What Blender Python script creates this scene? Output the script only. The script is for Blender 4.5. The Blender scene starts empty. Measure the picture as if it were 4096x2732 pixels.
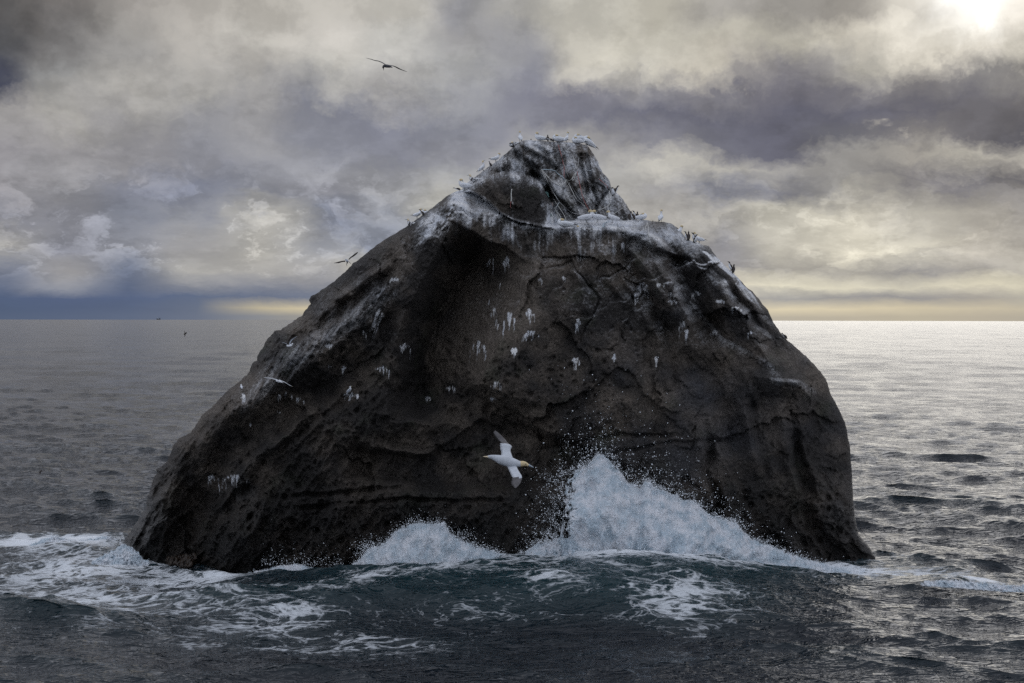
import bpy, bmesh, math, random
import numpy as np
from mathutils import Vector, Matrix

SC = bpy.context.scene
COL = SC.collection
RNG = random.Random(7)
NR = np.random.RandomState(11)

# ---------------------------------------------------------------- camera
CAMH = 11.0
FPX = 5689.0                      # focal length in pixels of a 4096 px wide frame
EYE = 1271.0                      # row of eye level
K = 4096.0 / 2351.0
PIT = math.atan((1366.0 - EYE) / FPX)
ROLL = math.radians(0.0975)
fwd = Vector((0, math.cos(PIT), -math.sin(PIT)))
r0 = Vector((1, 0, 0)); u0 = Vector((0, math.sin(PIT), math.cos(PIT)))
rgt = r0 * math.cos(ROLL) + u0 * math.sin(ROLL)
upv = u0 * math.cos(ROLL) - r0 * math.sin(ROLL)
cam_d = bpy.data.cameras.new('camera')
cam = bpy.data.objects.new('camera', cam_d); COL.objects.link(cam)
cam_d.sensor_width = 36.0; cam_d.lens = 36.0 * FPX / 4096.0
cam_d.clip_start = 0.5; cam_d.clip_end = 60000.0
m3 = Matrix((rgt, upv, -fwd)).transposed()
cam.matrix_world = Matrix.Translation((0, 0, CAMH)) @ m3.to_4x4()
SC.camera = cam

# ---------------------------------------------------------------- exposure
SC.view_settings.view_transform = 'Standard'
SC.view_settings.look = 'None'
SC.view_settings.exposure = 0.0
SC.view_settings.gamma = 1.0
SC.view_settings.use_curve_mapping = False

# ---------------------------------------------------------------- node helper
class NT:
    def __init__(s, nt): s.nt = nt
    def n(s, typ, ins=None, **props):
        nd = s.nt.nodes.new(typ)
        for k, v in props.items(): setattr(nd, k, v)
        for k, v in (ins or {}).items():
            sock = nd.inputs[k]
            if isinstance(v, bpy.types.NodeSocket): s.nt.links.new(v, sock)
            else: sock.default_value = v
        return nd
    def m(s, op, a, b=0.0, c=0.0, clamp=False):
        return s.n('ShaderNodeMath', {0: a, 1: b, 2: c}, operation=op, use_clamp=clamp).outputs[0]
    def vm(s, op, a, b=(0, 0, 0)):
        nd = s.n('ShaderNodeVectorMath', {0: a, 1: b}, operation=op)
        return nd.outputs['Value'] if op in ('DOT_PRODUCT', 'LENGTH') else nd.outputs[0]
    def comb(s, x, y, z=0.0): return s.n('ShaderNodeCombineXYZ', {0: x, 1: y, 2: z}).outputs[0]
    def mr(s, v, a, b, c=0.0, d=1.0, smooth=False):
        return s.n('ShaderNodeMapRange', {0: v, 1: a, 2: b, 3: c, 4: d}, clamp=True,
                   interpolation_type='SMOOTHSTEP' if smooth else 'LINEAR').outputs[0]
    def noise(s, vec, scale, detail=4.0, rough=0.55, dist=0.0, out='Fac'):
        return s.n('ShaderNodeTexNoise', {'Vector': vec, 'Scale': scale, 'Detail': detail,
                   'Roughness': rough, 'Distortion': dist}).outputs[out]
    def mix(s, f, a, b, mode='MIX'):
        nd = s.n('ShaderNodeMix', data_type='RGBA', blend_type=mode)
        for k, v in ((0, f), (6, a), (7, b)):
            if isinstance(v, bpy.types.NodeSocket): s.nt.links.new(v, nd.inputs[k])
            else: nd.inputs[k].default_value = v if k == 0 else (tuple(v) + (1.0,))[:4]
        return nd.outputs[2]
    def attr(s, name): return s.n('ShaderNodeAttribute', attribute_name=name).outputs['Fac']

def lin(c): 
    c = c / 255.0
    return c / 12.92 if c <= 0.04045 else ((c + 0.055) / 1.055) ** 2.4
def rgb(r, g, b):
    m_ = 0.30 * r + 0.59 * g + 0.11 * b; k_ = 0.17 if r > b else (0.14 if b > r + 20 else 0.0)
    return tuple(lin(c + (m_ - c) * k_) for c in (r, g, b))

# ---------------------------------------------------------------- world: broken overcast over the ocean
SUN_AZ = math.atan((3890 - 2048) / FPX); SUN_EL = math.radians(13.6)
SUNV = Vector((math.sin(SUN_AZ) * math.cos(SUN_EL), math.cos(SUN_AZ) * math.cos(SUN_EL), math.sin(SUN_EL)))
world = bpy.data.worlds.new('World'); SC.world = world; world.use_nodes = True
wt = world.node_tree; wt.nodes.clear(); w = NT(wt)
XS = [0, 150, 300, 450, 600, 750, 900, 1050, 1200, 1350, 1500, 1650, 1800, 1950, 2100, 2250, 2351]
SKY = {  # row (in 2351 px units) : grey, warm shift for each column
 0:   [(84,82,82),(118,113,110),(154,149,144),(166,161,154),(182,177,168),(195,190,181),(190,186,177),(146,146,150),(166,164,160),(190,186,174),(180,175,161),(158,154,148),(148,144,138),(142,137,130),(192,186,174),(250,247,240),(226,220,208)],
 60:  [(80,80,82),(108,105,104),(146,143,139),(172,167,160),(186,182,174),(197,192,184),(192,190,184),(156,155,156),(150,150,154),(196,191,178),(202,197,182),(187,182,168),(182,177,163),(200,193,178),(226,219,204),(250,246,236),(222,214,200)],
 120: [(86,87,92),(116,114,114),(148,146,144),(168,164,158),(177,173,167),(186,183,176),(188,186,181),(160,160,160),(136,137,146),(178,174,166),(202,197,184),(196,189,174),(132,130,134),(170,166,156),(202,195,180),(208,201,187),(190,184,170)],
 180: [(72,75,90),(140,140,140),(165,162,157),(158,156,153),(160,158,157),(158,157,157),(164,162,161),(146,147,152),(120,121,133),(118,118,129),(138,137,141),(120,119,126),(106,105,115),(110,109,116),(114,112,115),(120,118,118),(122,119,117)],
 240: [(152,149,148),(160,157,152),(150,148,148),(138,138,142),(148,147,149),(126,128,139),(122,124,136),(127,129,139),(128,129,139),(114,115,127),(104,105,118),(99,100,113),(92,93,107),(89,90,103),(92,92,103),(97,96,103),(101,99,103)],
 300: [(144,142,144),(145,143,145),(140,139,143),(132,133,140),(142,142,146),(132,134,144),(130,132,143),(138,139,147),(150,150,153),(148,147,149),(126,126,133),(106,107,118),(94,95,108),(98,99,108),(120,117,118),(100,99,105),(87,87,95)],
 350: [(138,136,140),(142,141,144),(140,139,143),(133,134,142),(138,139,146),(144,145,151),(144,145,151),(154,155,158),(162,162,161),(152,152,153),(178,175,167),(166,163,156),(150,148,146),(150,148,146),(165,160,152),(178,173,162),(168,163,154)],
 410: [(142,140,144),(138,138,143),(124,127,139),(118,122,136),(133,135,144),(141,142,150),(148,149,153),(166,165,161),(160,160,160),(165,163,158),(148,147,148),(120,122,132),(120,121,129),(150,148,145),(126,124,127),(110,109,114),(102,101,106)],
 475: [(133,134,142),(137,138,146),(126,130,142),(143,145,152),(172,170,165),(122,127,141),(134,138,148),(178,175,163),(165,165,165),(172,168,159),(160,157,152),(165,162,156),(184,180,167),(205,199,182),(172,168,159),(148,144,138),(142,138,133)],
 540: [(160,158,155),(133,135,145),(143,145,153),(162,161,162),(180,177,170),(150,152,158),(120,127,144),(150,151,155),(165,165,165),(165,160,150),(166,162,155),(138,138,143),(196,191,177),(222,215,194),(208,202,184),(178,172,160),(162,157,147)],
 595: [(122,127,141),(156,155,157),(110,119,140),(174,172,168),(168,166,163),(162,161,161),(196,191,174),(190,180,160),(185,175,155),(170,165,150),(160,158,152),(148,147,150),(168,164,156),(166,162,153),(148,146,145),(160,156,150),(176,171,160)],
 642: [(100,111,136),(140,143,152),(92,105,133),(142,144,151),(142,144,152),(146,147,153),(166,163,155),(180,172,155),(190,182,160),(190,182,160),(205,196,172),(212,205,184),(226,219,194),(218,211,187),(202,196,176),(222,214,188),(208,201,177)],
 678: [(80,96,128),(82,97,130),(84,99,131),(92,106,134),(104,115,139),(112,121,141),(120,125,140),(150,146,145),(160,156,150),(160,156,150),(165,162,156),(166,163,158),(158,157,155),(152,151,151),(150,149,150),(166,161,153),(176,171,158)],
 704: [(80,96,126),(83,98,129),(87,101,130),(100,111,133),(186,174,145),(212,197,160),(218,202,164),(215,200,165),(212,198,164),(212,198,164),(212,198,166),(210,197,167),(218,204,170),(214,200,167),(208,195,164),(200,188,161),(194,183,158)],
 726: [(84,99,127),(88,102,130),(93,106,132),(104,114,135),(136,138,142),(160,155,143),(178,168,147),(180,170,148),(180,170,150),(180,170,150),(180,172,154),(180,172,155),(184,175,156),(186,176,155),(186,176,153),(182,172,152),(178,169,151)],
}
tc = w.n('ShaderNodeTexCoord').outputs['Generated']
sep = w.n('ShaderNodeSeparateXYZ', {0: tc})
dx, dy, dz = sep.outputs
az = w.m('ARCTAN2', dx, dy)
hor = w.m('SQRT', w.m('ADD', w.m('MULTIPLY', dx, dx), w.m('MULTIPLY', dy, dy)))
el = w.m('DIVIDE', dz, w.m('MAXIMUM', hor, 0.02))
ele = w.m('MINIMUM', el, 3.0)
# cloud-shaped noise: stretched sideways towards the horizon
elc = w.m('LOGARITHM', w.m('ADD', w.m('MAXIMUM', ele, 0.0), 0.075), 2.718)
cv = w.comb(w.m('MULTIPLY', az, 5.2), w.m('MULTIPLY', elc, 1.25), 0.3)
wn = w.n('ShaderNodeTexNoise', {'Vector': cv, 'Scale': 3.1, 'Detail': 5.0, 'Roughness': 0.60}).outputs['Color']
ws = w.n('ShaderNodeSeparateXYZ', {0: wn})
amp = w.mr(ele, 0.0, 0.10, 0.05, 1.0)
puff = w.n('ShaderNodeTexVoronoi', {'Vector': w.vm('ADD', w.comb(w.m('MULTIPLY', az, 5.2), w.m('MULTIPLY', elc, 1.9), 2.0), w.n('ShaderNodeVectorMath', {0: wn, 'Scale': 0.7}, operation='SCALE').outputs[0]),
       'Scale': 2.3, 'Detail': 4.0, 'Roughness': 0.6, 'Lacunarity': 2.2}, feature='F1', normalize=True).outputs['Distance']
pf = w.m('SUBTRACT', puff, 0.50)
az2 = w.m('ADD', az, w.m('MULTIPLY', w.m('MULTIPLY', w.m('SUBTRACT', ws.outputs[0], 0.5), 0.085), amp))
el2 = w.m('ADD', ele, w.m('MULTIPLY', w.m('MULTIPLY', w.m('SUBTRACT', ws.outputs[1], 0.5), 0.060), amp))
el2 = w.m('SUBTRACT', el2, w.m('MULTIPLY', w.m('MULTIPLY', pf, 0.055), w.mr(ele, 0.0, 0.05, 0.0, 1.0)))
s01 = w.m('ADD', w.m('DIVIDE', az2, 0.8), 0.5)
col = None
rows = sorted(SKY.keys(), reverse=True)          # from the horizon upwards
prev = None
for y in rows:
    rp = w.n('ShaderNodeValToRGB', {0: s01}); cr = rp.color_ramp; cr.interpolation = 'LINEAR' if y > 630 else 'EASE'
    for i, (x, c) in enumerate(zip(XS, SKY[y])):
        pos = math.atan((x - 1175.5) / (FPX / K)) / 0.8 + 0.5
        e = cr.elements[0] if i == 0 else (cr.elements[1] if i == 1 else cr.elements.new(pos))
        e.position = pos; e.color = rgb(*c) + (1.0,)
    tt = (729.5 - y) * K / FPX
    col = rp.outputs[0] if col is None else w.mix(w.mr(el2, prev, tt), col, rp.outputs[0])
    prev = tt
# finer cloud texture
dn = w.noise(w.comb(w.m('MULTIPLY', az, 5.2), w.m('MULTIPLY', elc, 1.6), 4.0), 4.6, 8.0, 0.62, 0.0)
dn2 = w.noise(w.comb(w.m('MULTIPLY', az, 4.0), w.m('MULTIPLY', elc, 1.9), 9.0), 1.7, 6.0, 0.62, 0.0)
t1 = w.mr(dn, 0.43, 0.56, -0.5, 0.5, True); t2 = w.mr(dn2, 0.45, 0.54, -0.5, 0.5, True)
mul = w.m('ADD', w.m('MULTIPLY', t1, 0.10), w.m('MULTIPLY', t2, 0.12))
mul = w.m('ADD', mul, w.m('MULTIPLY', w.m('SUBTRACT', dn, 0.5), 0.36))
mul = w.m('ADD', mul, w.m('MULTIPLY', pf, w.mr(ele, 0.02, 0.2, -0.55, -0.2)))
# heaped clouds low over the sea, lit from the right
cvx = w.comb(w.m('MULTIPLY', az, 5.2), w.m('MULTIPLY', elc, 1.0), 6.0)
wv2 = w.n('ShaderNodeVectorMath', {0: w.vm('SUBTRACT', wn, (0.5, 0.5, 0.5)), 'Scale': 0.55}, operation='SCALE').outputs[0]
cq = w.vm('ADD', cvx, wv2)
cu1 = w.noise(cq, 4.4, 9.0, 0.56); cu2 = w.noise(w.vm('ADD', cq, (0.04, 0.055, 0.0)), 4.4, 5.0, 0.56)
cov = w.n('ShaderNodeValToRGB', {0: s01}); cre = cov.color_ramp; cre.elements[0].position = 0.0; cre.elements[0].color = (1, 1, 1, 1)
cre.elements[1].position = 1.0; cre.elements[1].color = (.5, .5, .5, 1)
for p_, v_ in ((0.36, 0.95), (0.47, 0.35), (0.62, 0.5), (0.75, 0.5)):
    e_ = cre.elements.new(p_); e_.color = (v_, v_, v_, 1)
win = w.m('MULTIPLY', w.mr(ele, 0.016, 0.034, 0.0, 1.0, True), w.mr(ele, 0.115, 0.075, 0.12, 1.0, True))
cuw = w.m('MULTIPLY', cov.outputs[0], win)
cuk = w.mr(cu1, 0.455, 0.55, 0.0, 1.0, True)
cush = w.m('MULTIPLY', w.m('SUBTRACT', cu1, cu2), 1.9, clamp=False)
cum_ = w.m('ADD', w.m('MULTIPLY', w.m('SUBTRACT', cuk, 0.42), 0.28), w.m('MULTIPLY', cuk, cush))
mul = w.m('ADD', mul, w.m('MULTIPLY', cum_, cuw))
mul = w.m('ADD', 0.99, w.m('MULTIPLY', mul, w.mr(ele, 0.004, 0.05, 0.12, 1.0)))
# a small lit shred of cloud in front of the dark bank
shred_d = w.vm('LENGTH', w.comb(w.m('MULTIPLY', w.m('SUBTRACT', az2, 0.270), 24.0), w.m('MULTIPLY', w.m('SUBTRACT', el2, 0.1350), 120.0), 0.0))
shred = w.m('MULTIPLY', w.mr(shred_d, 1.0, 0.1, 0.0, 1.0, True), w.mr(dn, 0.42, 0.62))
# the rest of the overcast, outside the frame: cloud brightened to light the rock and spray, bluer away from the sun
sund = w.vm('DOT_PRODUCT', w.vm('NORMALIZE', tc), tuple(SUNV))
far_c = w.mix(w.mr(sund, -0.8, 0.9), rgb(222, 231, 246), rgb(220, 223, 233))
far_c = w.mix(w.mr(dn2, 0.35, 0.65), w.mix(1.0, far_c, (0.75, 0.75, 0.77), 'MULTIPLY'), far_c)
edge = w.m('MAXIMUM', w.mr(w.m('ABSOLUTE', az), 0.38, 0.75, 0.0, 1.0, True), w.mr(ele, 0.228, 0.34, 0.0, 1.0, True))
col = w.mix(shred, col, rgb(205, 196, 180))
col = w.mix(edge, col, far_c)
vmul = w.n('ShaderNodeVectorMath', {0: col, 'Scale': mul}, operation='SCALE').outputs[0]
# the sun behind thin cloud
ang = w.m('ARCCOSINE', w.m('MINIMUM', sund, 0.99999))
gl = w.m('MULTIPLY', w.m('EXPONENT', w.m('MULTIPLY', w.m('POWER', w.m('DIVIDE', ang, 0.028), 2.0), -1.0)), 0.5)
gl2 = w.m('MULTIPLY', w.m('EXPONENT', w.m('MULTIPLY', w.m('DIVIDE', ang, 0.05), -1.0)), 0.12)
glow = w.n('ShaderNodeVectorMath', {0: (1.0, 0.97, 0.91), 'Scale': w.m('ADD', gl, gl2)}, operation='SCALE').outputs[0]
tot = w.vm('ADD', vmul, glow)
# below the horizon (never seen past the sea)
tot = w.mix(w.mr(el, -0.004, -0.02), tot, rgb(48, 54, 62))
sky = w.n('ShaderNodeTexSky', sky_type='NISHITA')
sky.sun_disc = False; sky.sun_elevation = SUN_EL; sky.sun_rotation = SUN_AZ
sky.altitude = 10; sky.air_density = 1.0; sky.dust_density = 1.5
bg1 = w.n('ShaderNodeBackground', {0: sky.outputs[0], 1: 0.08})
bg2 = w.n('ShaderNodeBackground', {0: tot, 1: 1.0})
mx = w.n('ShaderNodeMixShader', {0: 0.997, 1: bg1.outputs[0], 2: bg2.outputs[0]})
w.n('ShaderNodeOutputWorld', {0: mx.outputs[0]})
try:
    world.cycles.sampling_method = 'NONE'
    SC.cycles.use_denoising = False; SC.cycles.max_bounces = 6; SC.cycles.diffuse_bounces = 2; SC.cycles.glossy_bounces = 3; SC.cycles.transparent_max_bounces = 10
except Exception: pass

# ---------------------------------------------------------------- sun lamp, veiled by cloud
sl = bpy.data.lights.new('sun', 'SUN'); sl.energy = 0.5; sl.angle = math.radians(48.0); sl.color = (1.0, 0.96, 0.90)
so = bpy.data.objects.new('sun', sl); COL.objects.link(so)
so.rotation_euler = (-SUNV).to_track_quat('-Z', 'Y').to_euler()

# ---------------------------------------------------------------- geometry helpers
CAMP = np.array([0.0, 0.0, CAMH])
_f = np.array(fwd); _r = np.array(rgt); _u = np.array(upv)
def rayW(x, y, Y):
    """point seen at (x, y) of the 2351 px frame that stands at distance Y"""
    u = np.asarray(x, float) * K - 2048.0; v = 1366.0 - np.asarray(y, float) * K
    d = _f * FPX + u[..., None] * _r + v[..., None] * _u
    return CAMP + d * (np.asarray(Y, float) / d[..., 1])[..., None]
def P(u, v, Y):
    """same for full-size pixels, returns a Vector"""
    return Vector(rayW(np.array(u / K), np.array(v / K), Y))
def projW(p):
    q = np.asarray(p) - CAMP
    z = q @ _f
    return ((q @ _r) / z * FPX + 2048.0) / K, (1366.0 - (q @ _u) / z * FPX) / K

def mesh_np(name, verts, faces, mat=None, smooth=True, parent=None, attrs=None):
    me = bpy.data.meshes.new(name)
    verts = np.ascontiguousarray(verts, dtype=np.float32); faces = np.ascontiguousarray(faces, dtype=np.int32)
    nf, k = faces.shape
    me.vertices.add(len(verts)); me.vertices.foreach_set('co', verts.ravel())
    me.loops.add(nf * k); me.loops.foreach_set('vertex_index', faces.ravel())
    me.polygons.add(nf)
    me.polygons.foreach_set('loop_start', np.arange(0, nf * k, k, dtype=np.int32))
    me.polygons.foreach_set('loop_total', np.full(nf, k, dtype=np.int32))
    me.polygons.foreach_set('use_smooth', np.full(nf, smooth, dtype=bool))
    me.update(calc_edges=True); me.validate()
    for an, av in (attrs or {}).items():
        a = me.attributes.new(an, 'FLOAT', 'POINT'); a.data.foreach_set('value', np.ascontiguousarray(av, dtype=np.float32))
    if mat: me.materials.append(mat)
    o = bpy.data.objects.new(name, me); COL.objects.link(o)
    if parent: o.parent = parent
    return o

def tag(o, label=None, cat=None, group=None, kind=None):
    if label: o['label'] = label
    if cat: o['category'] = cat
    if group: o['group'] = group
    if kind: o['kind'] = kind
    return o

_perm = NR.permutation(256); _perm = np.concatenate([_perm, _perm, _perm]).astype(np.int32)
_gr = np.array([(math.cos(a), math.sin(a)) for a in np.linspace(0, 2 * math.pi, 32, endpoint=False)], dtype=np.float32)
def perlin(x, y, seed=0):
    x = np.asarray(x, np.float32); y = np.asarray(y, np.float32)
    xi = np.floor(x).astype(np.int32); yi = np.floor(y).astype(np.int32)
    xf = x - xi; yf = y - yi
    u = xf * xf * xf * (xf * (xf * 6 - 15) + 10); v = yf * yf * yf * (yf * (yf * 6 - 15) + 10)
    def g(ix, iy, fx, fy):
        h = _perm[_perm[(ix + seed * 17) & 255] + ((iy + seed * 31) & 255)] & 31
        gg = _gr[h]; return gg[..., 0] * fx + gg[..., 1] * fy
    a = g(xi, yi, xf, yf); b = g(xi + 1, yi, xf - 1, yf)
    c = g(xi, yi + 1, xf, yf - 1); d = g(xi + 1, yi + 1, xf - 1, yf - 1)
    return (a + u * (b - a)) * (1 - v) + (c + u * (d - c)) * v
def fbm(x, y, oc=4, seed=0, gain=0.5, ridge=False):
    s = 0; a = 1.0; t = 0
    for i in range(oc):
        n = perlin(x, y, seed + i)
        if ridge: n = 0.5 - np.abs(n) * 1.6
        s = s + a * n; t += a; a *= gain
        x, y = x * 1.93 + y * 0.42 + 5.3, y * 1.93 - x * 0.42 + 1.7
    return s / t
def sst(x, a, b):
    t = np.clip((x - a) / (b - a), 0, 1); return t * t * (3 - 2 * t)
# ================================================================ THE ROCK
# fields over the front of the rock, in 2351-px frame units
SIL = [(486,2520),(480,2330),(486,2190),(492,2171),(538,2102),(584,2026),(600,1957),(618,1911),(630,1892),(623,1877),(637,1869),(664,1854),
 (691,1789),(718,1754),(744,1744),(767,1727),(806,1662),(844,1628),(897,1574),(966,1517),(1001,1483),(1008,1452),(1026,1441),
 (1027,1429),(1050,1395),(1073,1353),(1100,1323),(1123,1322),(1154,1299),(1203,1265),(1242,1215),(1239,1199),(1249,1186),(1318,1138),
 (1372,1092),(1450,1024),(1516,974),(1575,938),(1638,897),(1700,852),(1742,819),(1790,782),(1825,764),(1845,758),(1865,733),(1895,710),
 (1919,694),(1970,657),(2002,630),(2039,600),(2077,568),(2094,562),(2105,560),(2159,562),(2212,567),(2284,570),(2319,574),(2346,580),
 (2360,596),(2373,616),(2393,648),(2404,674),(2411,689),(2431,712),(2440,729),(2446,748),(2469,776),(2493,799),(2514,829),(2523,844),
 (2544,878),(2589,880),(2607,886),(2656,888),(2690,896),(2712,912),(2732,938),(2745,958),(2768,964),(2797,972),(2812,980),(2835,984),
 (2848,999),(2866,1028),(2897,1061),(2924,1083),(2946,1106),(2987,1148),(3011,1166),(3049,1216),(3072,1240),(3094,1290),(3136,1348),
 (3202,1406),(3260,1460),(3302,1514),(3326,1580),(3360,1647),(3380,1688),(3393,1746),(3399,1788),(3401,1829),(3409,1896),(3411,1995),
 (3422,2078),(3434,2136),(3476,2186),(3500,2227),(3509,2277),(3515,2330),(3525,2520)]
SIL = np.array(SIL, float) / K
PX = 51.65                                        # frame units per metre at the rock
GX0, GY0, GS = 240.0, 280.0, 1.5
gx = np.arange(GX0, 2090, GS, dtype=np.float32); gy = np.arange(GY0, 1465, GS, dtype=np.float32)
X, Y = np.meshgrid(gx, gy)
MX = (X - 1175.5) / PX; MZ = (1320 - Y) / PX

def pdist(poly):
    """distance, side (+ = right of travel) and place along a polyline"""
    best = np.full(X.shape, 1e9, np.float32); sd = np.zeros_like(best); tt = np.zeros_like(best)
    n = len(poly) - 1
    for i in range(n):
        (x0, y0), (x1, y1) = poly[i], poly[i + 1]
        ex, ey = x1 - x0, y1 - y0; L2 = ex * ex + ey * ey
        t = np.clip(((X - x0) * ex + (Y - y0) * ey) / L2, 0, 1)
        qx = X - (x0 + t * ex); qy = Y - (y0 + t * ey)
        d = np.sqrt(qx * qx + qy * qy)
        m = d < best
        best = np.where(m, d, best); sd = np.where(m, np.sign(ex * qy - ey * qx), sd); tt = np.where(m, (i + t) / n, tt)
    return best, sd, tt
WX = fbm(X / 60, Y / 60, 3, 3) * 26; WY = fbm(X / 60, Y / 60, 3, 9) * 26      # wander of drawn lines
X0_, Y0_ = X, Y
def feat(poly, h, wl, wr=None, p=1.0, taper=0.15):
    wr = wr or wl
    d, s, t = pdist(poly)
    ww = np.where(s > 0, wr, wl)
    f = np.clip(1 - d / ww, 0, 1) ** p
    e = np.clip(np.minimum(t, 1 - t) / taper, 0, 1) ** 0.6 if taper else 1.0
    return h * f * f * (3 - 2 * f) * e if p == 1.0 else h * f * e
def smax(a, b, k=0.5): return np.maximum(a, b) + k * np.exp(-np.abs(a - b) / k) * 0.6
YF = 60.9 + 0.07 * MZ
for q in (59.2 + 0.30 * MZ, 61.0 - 0.55 * (MX + 9.5) + 0.10 * MZ, 60.6 - 0.25 * (MX + 6) + 0.27 * (MZ - 3),
          61.0 + 0.22 * (MX - 7) + 0.08 * MZ, 60.2 + 0.18 * (MX - 2) + 0.33 * (MZ - 4)):
    YF = smax(YF, q, 0.35)
# warp the sample grid so that drawn lines wander
X = X0_ + WX * 0.55; Y = Y0_ + WY * 0.55
R = np.zeros_like(YF)
def add(*a, **k):
    global R
    R = R + 1.6 * feat(*a, **k)
add([(1110,545),(1060,640),(1005,740),(968,860),(962,970)], 2.9, 140, 78, p=1.01)        # inner corner right of the left buttress
add([(1250,590),(1240,700),(1190,820),(1130,930)], -0.7, 90, 110, p=1.01)
add([(1010,500),(940,620),(935,760),(905,900)], -0.6, 70, 50, p=1.01)
add([(930,635),(800,740),(650,850),(520,960),(430,1050)], -0.75, 60, 75, p=1.01)
add([(800,610),(700,700),(610,800),(530,900)], 0.8, 55, 45, p=1.01)
add([(860,660),(760,730),(640,810)], 0.35, 22, 22)
add([(870,800),(760,880),(640,930),(520,1010)], 0.6, 70, 40, p=1.01)
add([(1250,1000),(1104,944),(1040,990),(972,1031),(840,1010)], 0.9, 12, 60, p=0.7)
add([(607,1128),(560,1220),(489,1315)], -0.8, 70, 60, p=1.01)
add([(440,1000),(400,1100),(360,1200),(330,1290)], -0.4, 45, 50)
add([(520,1000),(500,1090),(430,1180),(400,1290)], 0.6, 45, 40)
add([(760,1100),(700,1180),(640,1290)], 0.45, 60, 40)
add([(1480,545),(1520,640),(1570,740),(1600,850)], -0.55, 45, 60, p=1.01)
add([(1560,530),(1640,640),(1720,760),(1780,850),(1880,870)], -0.5, 50, 60, p=1.01)
add([(1530,560),(1600,690),(1650,800)], 0.7, 35, 35, p=1.01)
add([(1420,560),(1470,650),(1510,720),(1560,800)], 0.6, 34, 30, p=1.01)
add([(1450,545),(1500,575),(1590,600)], 0.5, 10, 26, p=0.8)
add([(1640,610),(1720,720),(1800,830)], 0.4, 30, 30)
add([(1560,800),(1640,870),(1680,950),(1690,1050)], 0.6, 60, 45, p=1.01)
add([(1340,660),(1360,760),(1420,870),(1500,900)], -0.3, 60, 70, p=1.01)
add([(1250,620),(1310,600),(1375,690),(1330,790)], 0.16, 5, 5)
add([(1380,640),(1430,620),(1460,590)], 0.16, 4, 4)
add([(1000,720),(1040,660),(1090,600)], 0.18, 4, 4)
add([(1700,860),(1760,870),(1830,880),(1880,930)], -0.5, 22, 70, p=1.01)
add([(1820,980),(1840,1060),(1870,1150)], 0.35, 18, 40)
add([(1640,1000),(1620,1080),(1660,1150),(1650,1200)], 0.45, 14, 22)
add([(1430,900),(1380,960),(1250,1000)], -0.3, 40, 60)
add([(1840,1150),(1880,1230),(1950,1300)], 0.5, 26, 26)
add([(1760,1190),(1830,1260),(1880,1310)], -0.45, 26, 40)
for ln, hh_ in (([(1440,560),(1500,640),(1540,710)],-.35),([(1600,560),(1680,640),(1760,740)],-.4),([(1650,650),(1720,740),(1790,800)],-.3),([(1500,600),(1560,690),(1590,770)],-.3),
    ([(1380,560),(1400,640),(1440,710)],-.3),([(1300,560),(1330,640),(1340,720)],-.25),([(900,600),(820,655),(740,715)],-.35),([(880,720),(760,800),(640,890)],-.3),([(800,900),(700,960),(600,1050)],-.4),
    ([(1480,700),(1520,800),(1530,900)],-.3),([(1700,900),(1720,1000),(1740,1100)],-.35),([(1790,930),(1810,1040),(1830,1160)],-.3),([(1600,960),(1610,1060),(1640,1160)],-.3),([(640,1000),(560,1080),(500,1180)],-.4)):
    add(ln, hh_, 34, 16, p=1.01); add([(x_ + 22, y_ + 4) for x_, y_ in ln], -hh_ * .8, 14, 20, p=1.01)
# undercut with a shelf below it
up = np.interp(X, [700, 820, 972, 1104, 1250, 1400, 1500], [1080, 1015, 1036, 950, 985, 1040, 1100])
lo = np.interp(X, [700, 860, 1000, 1250, 1400, 1500], [1085, 1100, 1112, 1110, 1105, 1100])
und = sst(Y, up - 4, up + 22) * (1 - sst(Y, lo - 10, lo + 14)) * sst(X, 740, 860) * (1 - sst(X, 1330, 1480))
R = R + 1.7 * und
R = R - 0.5 * sst(Y, 1105, 1150) * (1 - sst(Y, 1180, 1330)) * sst(X, 560, 640) * (1 - sst(X, 1150, 1400))
for (a, b, h) in (((600,1145,1250,1118), 9, .3), ((640,1168,1180,1150), 7, .25), ((1300,1020,1560,1000), 8, .2), ((1380,1045,1700,1010), 7, .15)):
    add([(a[0],a[1]),((a[0]+a[2])/2,(a[1]+a[3])/2-12),(a[2],a[3])], h, b, b)
# ledge, apron and summit knob
X = X0_ + WX * 0.25; Y = Y0_ + WY * 0.25
yl = np.interp(X, [960,1010,1045,1075,1109,1160,1194,1264,1330,1388,1450,1500,1560,1600], [497,483,468,483,492,499,519,522,524,527,533,540,530,560])
yb = np.interp(X, [960,1040,1062,1085,1122,1153,1180,1204,1240,1271,1290,1300,1385,1440,1465,1480,1600], [470,445,436,440,460,489,502,508,517,521,514,508,507,507,500,480,480])
wx = sst(X, 1015, 1060) * (1 - sst(X, 1470, 1530))
fr = np.clip((yl - Y) / (yl - yb + 3.0), 0, 1)
KN = (1 - sst(Y, yb - 2, yb + 3)) * wx                    # summit knob mask
AP = fr * (1 - KN) * wx
R = R + 2.3 * fr * wx
bt = np.interp(X, [1060,1085,1122,1172,1195,1236,1255,1264,1270,1273], [432,415,402,388,399,407,421,447,490,520])
bd, bs, _t = pdist([(1060,436),(1085,415),(1122,402),(1172,388),(1195,399),(1236,407),(1255,421),(1264,447),(1270,490),(1273,530)])
BO = ((Y > bt) & (X < 1273) & (X > 1040) & (Y < yb + 4)).astype(np.float32)
q = np.clip(bd / 34, 0, 1)
R = R - BO * 1.5 * np.sqrt(np.clip(1 - (1 - q) ** 2, 0, 1)) * sst(X, 1040, 1085)
add([(1215,392),(1245,418),(1272,462)], 0.9, 15, 15)
add([(1255,405),(1280,440),(1300,485)], -0.35, 16, 18)
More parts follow.
